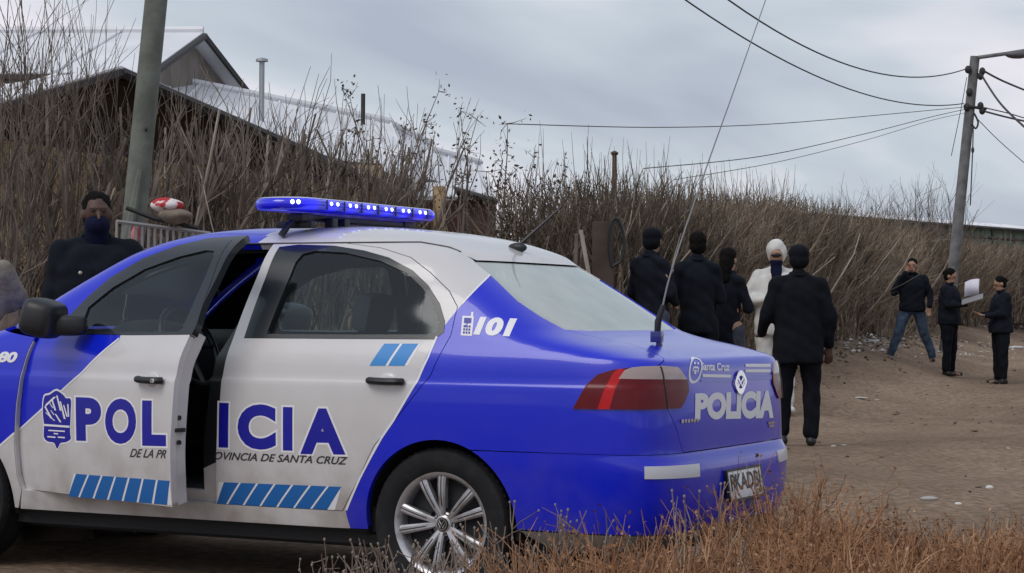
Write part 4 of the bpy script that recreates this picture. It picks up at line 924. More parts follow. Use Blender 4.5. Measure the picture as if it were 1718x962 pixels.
# ================= HOUSES =================
mroof=mat('white_sheet_roof',(.78,.79,.82),.55,noise=(1.2,(.66,.67,.70),.35,.7)); mwallg=mat('weathered_grey_wall',(.26,.235,.215),.9,noise=(2,(.18,.155,.135),.35,.65)); mtan=mat('tan_wall',(.62,.44,.24),.9,noise=(1.5,(.46,.32,.17),.4,.7)); mbrn=mat('dark_upper_wall',(.045,.032,.027),.9); mredw=mat('red_brown_brick',(.105,.035,.025),.9,noise=(3,(.07,.026,.02),.4,.6)); mgreen=mat('green_sheet_wall',(.17,.28,.225),.7,noise=(1,(.14,.22,.18),.4,.6)); mfas=mat('dark_fascia',(.03,.028,.03),.7); mgalv=mat('galvanised',(.34,.36,.38),.5,metal=.4)
class Frame:
    def __init__(s,o,u): s.o=np.array(o,float); s.u=np.array([u[0],u[1],0.]); s.u/=np.linalg.norm(s.u); s.v=np.array([-s.u[1],s.u[0],0.])
    def __call__(s,a,b,z): return s.o*np.array([1,1,0])+s.u*a+s.v*b+np.array([0,0,z])
def slab(b,quad,th,mi=0):
    q=np.array(quad,float); n_=np.cross(q[1]-q[0],q[2]-q[0]); n_/=np.linalg.norm(n_); n_*=-1 if n_[2]>0 else 1
    V=list(q)+list(q+n_*th); b.add(V,[(0,1,2,3),(7,6,5,4),(0,4,5,1),(1,5,6,2),(2,6,7,3),(3,7,4,0)],mi)
def prism(b,poly,dirv,mi=0):
    p=np.array(poly,float); n_=len(p); V=list(p)+list(p+np.array(dirv)); b.add(V,[tuple(range(n_)),tuple(range(2*n_-1,n_-1,-1))]+[(i,(i+1)%n_,n_+(i+1)%n_,n_+i) for i in range(n_)],mi)
def roof_sheets(parent,A,B,C,D,n,name='roof_sheet',m_=None):
    """A-B eave, D-C ridge: n overlapping sheets with a raised seam each"""
    for i in range(n):
        u0,u1=i/n,(i+1)/n; P=lambda u,w:(A*(1-u)+B*u)*(1-w)+(D*(1-u)+C*u)*w
        b=MB(); slab(b,[P(u0,0),P(u1,0),P(u1,1),P(u0,1)],.03); b.tube([P(u1,0)+[0,0,.012],P(u1,1)+[0,0,.012]],.018,6); b.build(name,m_ or mroof,parent,angle=30)
# A: grey gable behind, ridge running left
def house(name,label,apex,ncor,fcor,length,wallm,nsh,lowm=None,zsplit=None):
    """gable seen end on: apex and its two eave corners, ridge running back along the gable normal"""
    apex,ncor,fcor=[np.array(q,float) for q in (apex,ncor,fcor)]
    g=fcor-ncor; g[2]=0; g/=np.linalg.norm(g); nb=np.array([g[1],-g[0],0]); 
    if nb@r2>0: nb=-nb
    mid=(ncor+fcor)/2; O=np.array([apex[0],apex[1],0]); h=empty(name,O); tag(h,label,'house')
    pl_=lambda q,z=None:np.array([q[0],q[1],q[2] if z is None else z])-O
    ap=ncor+g*((apex-ncor)@g); ap[2]=apex[2]
    b=MB(); prism(b,[pl_(ncor,-.3),pl_(fcor,-.3),pl_(fcor)-[0,0,.05],pl_(ap)-[0,0,.06],pl_(ncor)-[0,0,.05]],nb*length); b.build('wall',wallm,h,smooth=False)
    ov=.22; f_=-nb*ov
    for cnr in (ncor,fcor):
        sl_=(pl_(cnr)-pl_(ap)); e_=pl_(cnr)+sl_*.07
        roof_sheets(h,e_+f_,e_+nb*(length+ov),pl_(ap)+nb*(length+ov),pl_(ap)+f_,nsh)
        b=MB(); b.tube([pl_(ap)+f_*1.1-[0,0,.05],e_+f_*1.1-[0,0,.05]],.04,5); b.build('barge_board',mfas,h)
        b=MB(); b.tube([e_+f_-[0,0,.05],e_+nb*(length+ov)-[0,0,.05]],.04,5); b.build('gutter',mfas,h)
    b=MB(); b.tube([pl_(ap)+f_+[0,0,.03],pl_(ap)+nb*(length+ov)+[0,0,.03]],.045,6); b.build('ridge_cap',mroof,h)
    return h,O
r2=np.array([RT[0],RT[1],0]); r2/=np.linalg.norm(r2); f2=np.array([-r2[1],r2[0],0])
house('grey_house','grey gabled house with white roof behind the near pole',at(309,54,26),at(222,117,23.4),at(390,151,28.8),9,mwallg,9)
# B: dark gable facing the road, tan boards below, in front of A
def front_gable(name,label,apex,lc,rc,depth,upm,lowm,zs,nsh):
    apex,lc,rc=[np.array(q,float) for q in (apex,lc,rc)]; O=np.array([apex[0],apex[1],0]); h=empty(name,O); tag(h,label,'house'); P=lambda q:q-O
    g=rc-lc; g[2]=0; g/=np.linalg.norm(g); bk=np.array([-g[1],g[0],0]); bk=bk if bk@FW>0 else -bk
    b=MB(); prism(b,[P(lc)*[1,1,0]+[0,0,zs],P(rc)*[1,1,0]+[0,0,zs],P(rc)-[0,0,.05],P(apex)-[0,0,.06],P(lc)-[0,0,.05]],bk*depth); b.build('upper_wall',upm,h,smooth=False)
    n_=7
    for i in range(n_):
        a0=P(lc)+(P(rc)-P(lc))*(i+.006)/n_; a1=P(lc)+(P(rc)-P(lc))*(i+.994)/n_; a0=a0*[1,1,0]; a1=a1*[1,1,0]; off=-bk*rng.uniform(.01,.03)
        b=MB(); prism(b,[a0+off-[0,0,.3],a1+off-[0,0,.3],a1+off+[0,0,zs-rng.uniform(0,.06)],a0+off+[0,0,zs-rng.uniform(0,.06)]],bk*.06); b.build('wall_panel',lowm,h,smooth=False)
    for c_ in (lc,rc):
        e_=P(c_)+(P(c_)-P(apex))*.06; roof_sheets(h,e_-bk*.2,e_+bk*depth,P(apex)+bk*depth,P(apex)-bk*.2,nsh); b=MB(); b.tube([P(apex)-bk*.22-[0,0,.06],e_-bk*.22-[0,0,.06]],.045,5); b.build('barge_board',mfas,h)
    return h,O
front_gable('dark_gable_house','low house with dark gable and tan panel wall behind the bare hedge',at(182,114,17.6),at(-150,212,17.2),at(640,312,20.5),5,mbrn,mtan,2.60,5)  # upper wall set far darker than the tan panels below
# E: white roof slope facing the road behind B
def slope_house(name,label,R1,R2,E1,E2,wallm,nsh):
    R1,R2,E1,E2=[np.array(q,float) for q in (R1,R2,E1,E2)]; O=np.array([E1[0],E1[1],0]); h=empty(name,O); tag(h,label,'house'); P=lambda q:q-O
    roof_sheets(h,P(E1),P(E2),P(R2),P(R1),nsh); bk=(R1-E1)*[1,1,0]; B1,B2=E1+2*bk,E2+2*(R2-E2)*[1,1,0]; B1[2]=E1[2]; B2[2]=E2[2]; roof_sheets(h,P(B2),P(B1),P(R1),P(R2),nsh)
    b=MB(); q=[E1+bk*.1,E2+bk*.1,B2-bk*.1,B1-bk*.1]; zt=min(E1[2],E2[2])-.06; V=[P(x)*[1,1,0]+[0,0,-.3] for x in q]+[P(x)*[1,1,0]+[0,0,zt] for x in q]; b.add(V,[(0,1,5,4),(1,2,6,5),(2,3,7,6),(3,0,4,7),(4,5,6,7)]); b.build('wall',wallm,h,smooth=False)
    b=MB(); b.tube([P(E1)-[0,0,.06],P(E2)-[0,0,.06]],.045,5); b.build('gutter',mfas,h); b=MB(); b.tube([P(R1)+[0,0,.03],P(R2)+[0,0,.03]],.05,6); b.build('ridge_cap',mroof,h)
    for r_,e_,q_ in ((R1,E1,B1),(R2,E2,B2)):
        b=MB(); b.add([P(e_)-[0,0,.08],P(q_)-[0,0,.08],P(r_)-[0,0,.08]],[(0,1,2)]); b.build('gable_wall',wallm,h,smooth=False)
    return h,O
hE,OE=slope_house('white_roofed_house','house with long white roof slope and flue pipe behind the bare hedge',at(262,130,26),at(655,207,29),at(200,165,22.5),at(690,300,25),mwallg,12)
slope_house('pale_roofed_house','lower house with pale roof between the long white roof and brown house',at(648,207,31),at(722,243,32.5),at(610,300,27.5),at(700,320,29),mwallg,5)
fp=at(439,165,25)-OE
b=MB(); b.tube([fp+[0,0,-.5],fp+[0,0,.44]],.033,8); b.lathe([(.0,.0),(.07,-.02),(.075,-.05)],10,fp+np.array([0,0,.49]),'z'); b.build('flue_pipe',mgalv,hE)
fp=at(609,195,28)-OE; b=MB(); b.tube([fp+[0,0,-.4],fp+[0,0,.30]],.03,8); b.build('vent_pipe',mfas,hE)
# C: red-brown house with porch roof
hC,OC=slope_house('brown_house','small red-brown house with white roof at the end of the bare hedge',at(724,254,31),at(806,276,33),at(708,297,28),at(832,332,30),mredw,6)
b=MB(); q0=at(698,329,26.4)-OC; q1=at(768,330,27.0)-OC; q2=at(716,306,27.9)-OC; slab(b,[q0,q1,q2+(q1-q0)*.6,q2],.05); b.build('porch_roof',mroof,hC)
b=MB(); q=at(737,334,26.7)-OC; b.box(q*np.array([1,1,0])+[0,0,1.38],(.06,.06,1.38)); b.build('porch_post',mtan,hC)
# D: far shed behind the right end
D1=at(1375,352,64); D2=at(1800,397,77); zD=D1[2]; D2=np.array([D2[0],D2[1],zD]); g1=D2-D1; LD=np.linalg.norm(g1[:2]); g1/=LD; g1[2]=0; gn=np.array([-g1[1],g1[0],0]); gn=gn if gn@FW>0 else -gn
hD=empty('green_shed',(D1[0],D1[1],0)); tag(hD,'long low shed with green wall and pale roof far right behind the hedge','shed'); PDD=lambda a,b_,z:g1*a+gn*b_+np.array([0,0,z])
b=MB(); prism(b,[PDD(0,.3,0),PDD(0,6,0),PDD(0,6,zD-.2),PDD(0,.3,zD-.2)],g1*LD); b.build('wall',mgreen,hD,smooth=False)
roof_sheets(hD,PDD(-.3,0,zD-.12),PDD(LD+.3,0,zD-.12),PDD(LD+.3,3,zD+.25),PDD(-.3,3,zD+.25),12); roof_sheets(hD,PDD(LD+.3,6.3,zD-.12),PDD(-.3,6.3,zD-.12),PDD(-.3,3,zD+.25),PDD(LD+.3,3,zD+.25),12)
for z in (zD-.18,zD-.52): b=MB(); b.tube([PDD(-.3,-.05,z),PDD(LD+.3,-.05,z)],.06,5); b.build('fascia_rail',mfas,hD)
for i in range(12): b=MB(); b.tube([PDD(i*LD/11,-.05,zD-.2),PDD(i*LD/11,-.05,0)],.05,5); b.build('shed_post',mfas,hD)
p=at(1031,290,27); b=MB(); b.tube([(p[0],p[1],0),p,at(1031,254,27)],[.035,.035,.03],8); b.lathe([(.04,-.05),(.055,-.02),(.0,.01)],10,at(1031,254,27),'z'); tag(b.build('stove_pipe',mat('rust_pipe',(.10,.05,.035),.8)),'short rusty pipe poking up behind the dense hedge','pipe')
# ================= POLES AND WIRES =================
mpole=mat('weathered_pole',(.17,.19,.165),.9,noise=(5,(.105,.115,.10),.35,.7),bump=(30,.5,.01)); mpole2=mat('grey_pole',(.19,.19,.195),.85,noise=(6,(.10,.10,.105),.35,.7)); mwire=mat('cable_black',(.045,.045,.05),.7)
dP=14.2; p0=at(229,330,dP); p1=at(262,0,dP); ax_=(p1-p0)/np.linalg.norm(p1-p0); foot=p0-ax_*((p0[2]+.3)/ax_[2]); topL=foot+ax_*7.4
pl_=empty('utility_pole',(foot[0],foot[1],0)); tag(pl_,'leaning weathered greenish pole standing before the left houses','pole'); O_=np.array([foot[0],foot[1],0])
b=MB(); P=[foot+ax_*u-O_ for u in np.linspace(0,7.4,12)]; b.tube(P,np.linspace(.086,.066,12),14); b.build('shaft',mpole,pl_)
b=MB(); q=at(236,285,dP-.12)-O_; q2_=at(224,348,dP-.12)-O_; b.tube([q,q2_,q2_-(q-q2_)*1.5],[.022,.03,.034],6); b.build('splint',mpole,pl_)
q=at(245,217,dP-.085)-O_; b=MB(); b.ell(q,(.012,.012,.016),8,6); b.build('knot_hole',mblk,pl_)
dR=38.; p0=at(1600,447,dR); p1=at(1636,95,dR); ax_=(p1-p0)/np.linalg.norm(p1-p0); footR=p0-ax_*((p0[2]-.3)/ax_[2]); topR=p1
pr_=empty('street_lamp_pole',(footR[0],footR[1],0)); tag(pr_,'leaning grey pole with lamp arm and cables behind the three people on the right','pole'); O2=np.array([footR[0],footR[1],0])
b=MB(); Lr=np.linalg.norm(topR-footR); b.tube([footR+ax_*u-O2 for u in np.linspace(0,Lr,10)],np.linspace(.115,.088,10),12); b.build('shaft',mpole2,pr_)
A0,A1,A2=[at(x,y,dR-.1)-O2 for x,y in ((1640,97),(1690,90),(1740,82))]; b=MB(); b.tube([A0,A1,A2],.035,8); b.build('lamp_arm',mpole2,pr_)
b=MB(); b.ell(at(1706,92,dR-.1)-O2,(.22,.12,.075),14,8,0,Rz(-YAW)); b.build('lamp_head',mat('lamp_grey',(.10,.10,.11),.5),pr_)
for x,y in ((1624,117),(1648,120),(1645,128),(1622,180),(1645,178),(1648,186),(1626,155)):
    b=MB(); b.ell(at(x,y,dR-.08)-O2,(.06,.06,.075),8,6); b.build('insulator',mfas,pr_)
b=MB(); b.tube([at(1617,178,dR-.1)-O2,at(1655,183,dR-.1)-O2],.03,6); b.build('cross_arm',mfas,pr_)
b=MB(); b.tube(smoothline([at(1634,190,dR-.12)-O2,at(1641,205,dR-.12)-O2,at(1637,216,dR-.12)-O2,at(1630,208,dR-.12)-O2],4),.018,6); b.build('cable_loop',mwire,pr_)
b=MB(); b.tube([at(1633,215,dR-.12)-O2,at(1632,252,dR-.12)-O2,at(1628,345,dR-.12)-O2],.012,5); b.ell(at(1632,252,dR-.12)-O2,(.03,.03,.06),8,6); b.build('hanging_cable',mwire,pr_)
def wire(pts,r,label,n=14):
    P=smoothline(pts,n); b=MB(); b.tube(P,r,5); o=b.build('power_cable',mwire); tag(o,label,'cable','overhead cables')
def sag(a,c,px,py,r,label):
    """cable hung from a to c, slack chosen so that it crosses the sight line of (px,py)"""
    a=np.array(a);c=np.array(c); best=None
    for s_ in np.linspace(0,4,161):
        u=np.linspace(0,1,121)[:,None]; P=a+(c-a)*u; P[:,2]-=s_*4*(u*(1-u))[:,0]; q=pix(P); j=np.argmin(np.abs(q[:,0]-px)); e=abs(q[j,1]-py)
        if best is None or e<best[0]: best=(e,P)
    b=MB(); b.tube(best[1][::3],r,5); tag(b.build('power_cable',mwire),label,'cable','overhead cables')
sag(at(1621,116,dR),topL-np.array([0,0,.1]),1300,52,.011,'upper thick cable from the far pole rising off the top of the picture'); sag(at(1617,174,dR),topL-np.array([0,0,.9]),1350,118,.010,'second thick cable below the topmost one, rising to the left')
wire([at(850,208,24),at(1100,214,27),at(1300,208,30.5),at(1500,191,35),at(1616,180,dR)],.006,'nearly level thin cable from the far pole to the left hedge')
wire([at(1080,283,25),at(1280,262,29),at(1450,225,33.5),at(1560,197,36),at(1618,184,dR)],.006,'sagging cable running down behind the dense hedge, upper one'); wire([at(1130,302,26),at(1300,273,29.5),at(1450,236,33.5),at(1560,203,36),at(1618,190,dR)],.0045,'thin lower cable under the sagging one behind the dense hedge')
wire([at(1648,118,dR),at(1682,136,dR+1),at(1730,156,dR+2.5)],.02,'thick cable leaving the far pole to the right edge, upper one'); wire([at(1645,124,dR),at(1680,176,dR-1.5),at(1735,228,dR-3)],.02,'thick cable falling steeply from the far pole to the right edge')
wire([at(1646,180,dR),at(1690,190,dR+2),at(1740,205,dR+4)],.012,'thin cable level with the cross arm leaving right'); wire([at(1648,186,dR),at(1690,197,dR-1),at(1740,208,dR-2)],.018,'cable just under the cross arm leaving right'); wire([at(1640,200,dR),at(1680,240,dR+3),at(1740,292,dR+6)],.008,'hair-thin drop wire from the far pole down to the right')
wire([at(1622,130,dR),at(1612,185,dR+.1),at(1596,262,dR+.2)],.007,'hair-thin stay wire left of the far pole')
# ================= SMALL THINGS =================
dF=13.3; fa0=at(196,372,dF+.1); fa1=at(352,392,dF+.6); g0=float(gz(fa0[0],fa0[1])); ra2_=empty('metal_railing',(fa0[0],fa0[1],0)); tag(ra2_,'low grey metal railing of thin bars between the masked man and the car roof','railing'); O3=np.array([fa0[0],fa0[1],0]); mrail=mat('railing_grey',(.30,.29,.30),.6,metal=.2)
b=MB(); b.tube([fa0-O3,fa1-O3],.014,6); b.build('rail',mrail,ra2_)
for i in range(16):
    q=fa0+(fa1-fa0)*i/15-O3; b=MB(); b.tube([q,(q[0],q[1],g0)],.009,6); b.build('bar',mrail,ra2_)
q0=fa0-O3; q1=fa1-O3; b=MB(); b.tube([(q0[0],q0[1],g0+.2),(q1[0],q1[1],g0+.2)],.014,6); b.build('rail',mrail,ra2_)
dB=13.7; bc=at(282,352,dB); bu=empty('cloth_bundle',(bc[0],bc[1],0)); O4=np.array([bc[0],bc[1],0]); tag(bu,'red and white bundle on a dark bar above the metal railing','bundle')
def lump(c,r,amp,seed,nu=28,nv=18):
    b=MB(); b.ell((0,0,0),r,nu,nv); v=np.array(b.v); rs=np.random.default_rng(seed); 
    for _ in range(7):
        k_=rs.normal(0,1,3)*rs.uniform(4,14); v*= (1+amp*np.sin(v@k_*2+rs.uniform(0,6)))[:,None]
    b.v=[tuple(x+np.asarray(c)) for x in v]; return b
mcloth=mat('red_white_cloth',(.42,.02,.03),.8,noise=(9,(.72,.66,.66),.49,.53)); mbeige=mat('beige_cloth',(.27,.225,.18),.9,noise=(7,(.17,.135,.11),.4,.6))
lump(at(278,345,dB)-O4,(.12,.10,.055),.06,3).build('cloth',mcloth,bu); lump(at(297,362,dB)-O4,(.13,.10,.05),.07,5).build('blanket',mbeige,bu)
b=MB(); b.tube([at(212,349,dB-.05)-O4,at(258,367,dB-.05)-O4,at(332,383,dB)-O4],.016,6); b.build('dark_bar',mblk,bu)
q=at(275,385,dB)-O4; b=MB(); b.box((q[0],q[1],.55),(.20,.18,.55),0,None,.03); b.build('stand',mblk,bu)
q=at(228,392,dB+.1)-O4; lump(q,(.035,.035,.06),.08,9).build('red_cloth',mat('red_cloth',(.36,.03,.045),.8,noise=(9,(.5,.2,.2),.5,.6)),bu)
q=at(2,492,10.6); g_=float(gz(q[0],q[1])); bl=lump((0,0,0),(.10,.12,.15),.07,21); bl.v=[(x,y,z+.0) for x,y,z in bl.v]
o=bl.build('pale_boulder',mat('pale_rock',(.22,.195,.165),.9,noise=(9,(.14,.12,.10),.4,.6),bump=(24,.6,.02))); o.location=q; tag(o,'pale lumpy boulder on the earth heap at the left edge','boulder')
q2_=at(-10,545,10.7); bl=lump((0,0,0),(.65,.55,float(q2_[2])*.98),.07,33); o=bl.build('earth_heap',mat('heap_earth',(.14,.105,.08),.95,noise=(6,(.08,.06,.045),.4,.6),bump=(14,.7,.03))); o.location=(q2_[0],q2_[1],0); tag(o,'heap of brown earth at the left edge behind the car nose','heap')
# stakes, board and hoop by the dense hedge
for (x0,y0,x1,y1,lab) in ((968,392,966,440,'short greyish stake left of the pale leaning stake by the hedge'),(974,386,984,440,'pale leaning stake at the foot of the dense hedge')):
    A=at(x0,y0,19); B=at(x1,y1,19); u=(B-A)/np.linalg.norm(B-A); B2=A+u*((A[2]-.05)/-u[2]); b=MB(); b.box((0,0,0),(.018,.018,float(np.linalg.norm(B2-A))/2),0,None,.004); o=b.build('stake',mb_c if 'pale' in lab[:5] else mb_a); o.location=(A+B2)/2; o.rotation_euler=Vector(A-B2).to_track_quat('Z','Y').to_euler(); tag(o,lab,'stake')
A=at(1012,372,19.4); b=MB(); b.box((0,0,A[2]/2),(.10,.025,A[2]/2),0,None,.006); o=b.build('wooden_board',mat('board_brown',(.075,.055,.045),.9,noise=(5,(.05,.036,.03),.4,.6))); o.location=(A[0],A[1],0); o.rotation_euler=(0,0,-YAW); tag(o,'upright dark brown board beside the bent hoop at the hedge','board')
hp=smoothline([at(x,y,19.3) for x,y in ((1026,445),(1022,410),(1026,375),(1036,368),(1045,388),(1047,412),(1042,436),(1030,445))],4,True); b=MB(); b.tube(hp,.016,6,closed=True); tag(b.build('bent_hoop',mblk),'dark bent hoop leaning on the hedge left of the group','hoop')
# rubbish along the hedge foot: pieces one can tell apart
cols=[('white',(.62,.62,.62)),('pale_grey',(.36,.35,.34)),('cream',(.46,.41,.34)),('brown',(.12,.085,.06))]
mrb=[mat('rubbish_'+n_,c_,.8) for n_,c_ in cols]
spots=[(1440,668,34,3,0,'flat pale plank lying on the road before the man in jeans'),(1470,672,10,3,2,'small cream scrap beside the pale plank'),(1406,546,12,7,0,'white scrap at the hedge foot right of the large dark officer'),(1425,550,14,6,1,'grey rubble lump at the hedge foot behind the road'),(1448,556,20,8,0,'large white sheet scrap on the bank left of the man in jeans'),(1462,574,26,5,0,'bright white strip on the bank at the knees of the man in jeans'),(1482,548,12,8,1,'grey clod high on the bank behind the man in jeans'),(1500,560,14,8,2,'cream scrap on the bank beside the man in jeans'),(1700,585,24,5,0,'white strip lying right of the rightmost woman'),(1690,560,12,6,1,'grey lump on the bank behind the rightmost woman'),(1645,592,9,4,2,'tiny cream scrap between the two women'),(1412,600,16,3,3,'dark stick on the road near the bank'),(1560,545,12,8,2,'cream lump on the bank behind the man and the woman'),(1398,750,10,4,2,'cream pebble on the road right of the large officer'),(1415,748,14,3,1,'grey flat stone right of the large officer boots'),(1690,755,12,6,0,'pale stone at the right edge of the road'),(1672,765,8,4,1,'grey stone beside the pale one at the right edge'),(1608,847,14,5,0,'white stone at the near right edge of the road'),(1560,838,26,4,1,'low grey stone strip at the near road edge'),(1660,820,14,8,0,'white lump near the dry grass at right')]
def gpoint(px,py):
    r=ray(px,py); t=np.arange(6.,60.,.03); p=CAM+r*t[:,None]; k=np.nonzero(p[:,2]<gz(p[:,0],p[:,1]))[0]
    return (p[k[0]],float(t[k[0]])) if len(k) else (CAM+r*45,45.)
for px,py,wpx,hpx,mi,lab in spots:
    p,t=gpoint(px,py); w_=wpx*t/3500/2; h_=hpx*t/3500/2; bl=lump((0,0,0),(w_,w_*.7,max(h_,.012)),.12,int(px)); v=np.array(bl.v)
    o=bl.build('plank' if 'plank' in lab else 'rubble_piece',mrb[mi]); o.location=(p[0],p[1],p[2]+h_*.5); o.rotation_euler=(0,0,-YAW+rng.uniform(-.3,.3)); tag(o,lab,'plank' if 'plank' in lab else 'rubble')
b=MB()
for i in range(520):
    if i<330:
        px=rng.uniform(1385,1718) if i%2 else rng.uniform(1390,1520); p,_t=gpoint(px,float(np.interp(px,[1385,1500,1718],[556,570,590]))+rng.normal(0,11)); rock(b,(p[0],p[1],p[2]+.01),rng.uniform(.018,.062),int(rng.choice([0,0,1,1,2,3]))); continue
    px=rng.uniform(1385,1718); d=float(np.interp(px,[1300,1400,1475,1530,1600,1700],[29,36.3,44,49,53.5,59]))-abs(rng.normal(0,1.6)); p=at(px,540,d); z=float(gz(p[0],p[1])); rock(b,(p[0],p[1],z+.02),rng.uniform(.02,.085),int(rng.choice([0,0,1,1,2,2,3,3])))
tag(b.build('rubble_strip',mrb,smooth=False),'strip of mixed pale rubble and scraps along the hedge foot','rubble',kind='stuff')
# ================= PEOPLE =================
def remesh(name,b,vox,it,mats,parent,amp=0.,fr=18.,seed=1,mslots=None):
    """closed overlapping shapes -> one continuous skin"""
    o=obj(name,b.v,b.f,mats); bm=bmesh.new(); bm.from_mesh(o.data); bmesh.ops.recalc_face_normals(bm,faces=bm.faces[:]); bm.to_mesh(o.data); bm.free()
    md_=o.modifiers.new('r','REMESH'); md_.mode='VOXEL'; md_.voxel_size=vox; dg=bpy.context.evaluated_depsgraph_get(); me=bpy.data.meshes.new_from_object(o.evaluated_get(dg)); old=o.data; o.modifiers.clear(); o.data=me; bpy.data.meshes.remove(old)
    bm=bmesh.new(); bm.from_mesh(me)
    for _ in range(it): bmesh.ops.smooth_vert(bm,verts=bm.verts[:],factor=.5,use_axis_x=True,use_axis_y=True,use_axis_z=True)
    if amp:
        rs=np.random.default_rng(seed); ks=rs.normal(0,1,(8,3))*fr*np.array([1,1,1.6]); ph=rs.uniform(0,6.28,8); bm.normal_update(); co=np.array([v.co for v in bm.verts]); nr_=np.array([v.normal for v in bm.verts]); d=np.sin(co@ks.T+ph).sum(1)/2.6*amp
        for v,q,n_,dd in zip(bm.verts,co,nr_,d): v.co=Vector(q+n_*dd)
    for f in bm.faces: f.smooth=True
    bm.to_mesh(me); bm.free()
    me.materials.clear()
    for m_ in (mats if isinstance(mats,(list,tuple)) else [mats]): me.materials.append(m_)
    o.parent=parent; return o
def cap(b,p,q,r0,r1,n=12):
    """closed tapered limb with round ends"""
    p=np.array(p,float);q=np.array(q,float); L_=np.linalg.norm(q-p); d=(q-p)/max(L_,1e-6); pts=[];rr=[]
    for a in np.linspace(-PI/2*.96,0,5): pts.append(p+d*r0*math.sin(a)); rr.append(r0*math.cos(a))
    pts.append(p+d*L_*.5); rr.append((r0+r1)/2)
    for a in np.linspace(0,PI/2*.96,5): pts.append(q+d*r1*math.sin(a)); rr.append(r1*math.cos(a))
    b.tube(pts,rr,n)
SKIN=[mat('skin_brown_shaded',(.085,.043,.031),.6),mat('skin_tan',(.33,.185,.125),.6)]  # first tone is darkened to put a shaded face into the colour
mhair=mat('black_hair',(.006,.005,.005),.85,spec=.12,bump=(90,.5,.004)); mboot=mat('black_boot',(.012,.012,.013),.5); mshoe=mat('grey_shoe',(.04,.04,.045),.6); meye=mat('eye_dark',(.015,.012,.010),.3); mlip=mat('lip',(.20,.08,.065),.6)
def fab(n_,c_,c2=None): return mat(n_,c_,.92,spec=.2,noise=(14,c2 or tuple(x*1.6 for x in c_),.4,.7),bump=(220,.25,.002))
mnv=fab('navy_uniform',(.0055,.0075,.013)); mbk=fab('black_uniform',(.0040,.0050,.0085)); mpuf=fab('dark_puffer',(.0065,.0080,.0145)); mjean=fab('blue_jeans',(.045,.075,.125),(.09,.135,.20)); mjean2=fab('grey_jeans',(.045,.052,.075),(.09,.10,.13)); mwhite=mat('white_coverall',(.66,.66,.64),.8,noise=(10,(.52,.52,.50),.4,.7),bump=(60,.4,.006)); mmask=fab('navy_mask',(.004,.006,.024)); mbutton=mat('metal_button',(.45,.42,.36),.4,metal=.5)
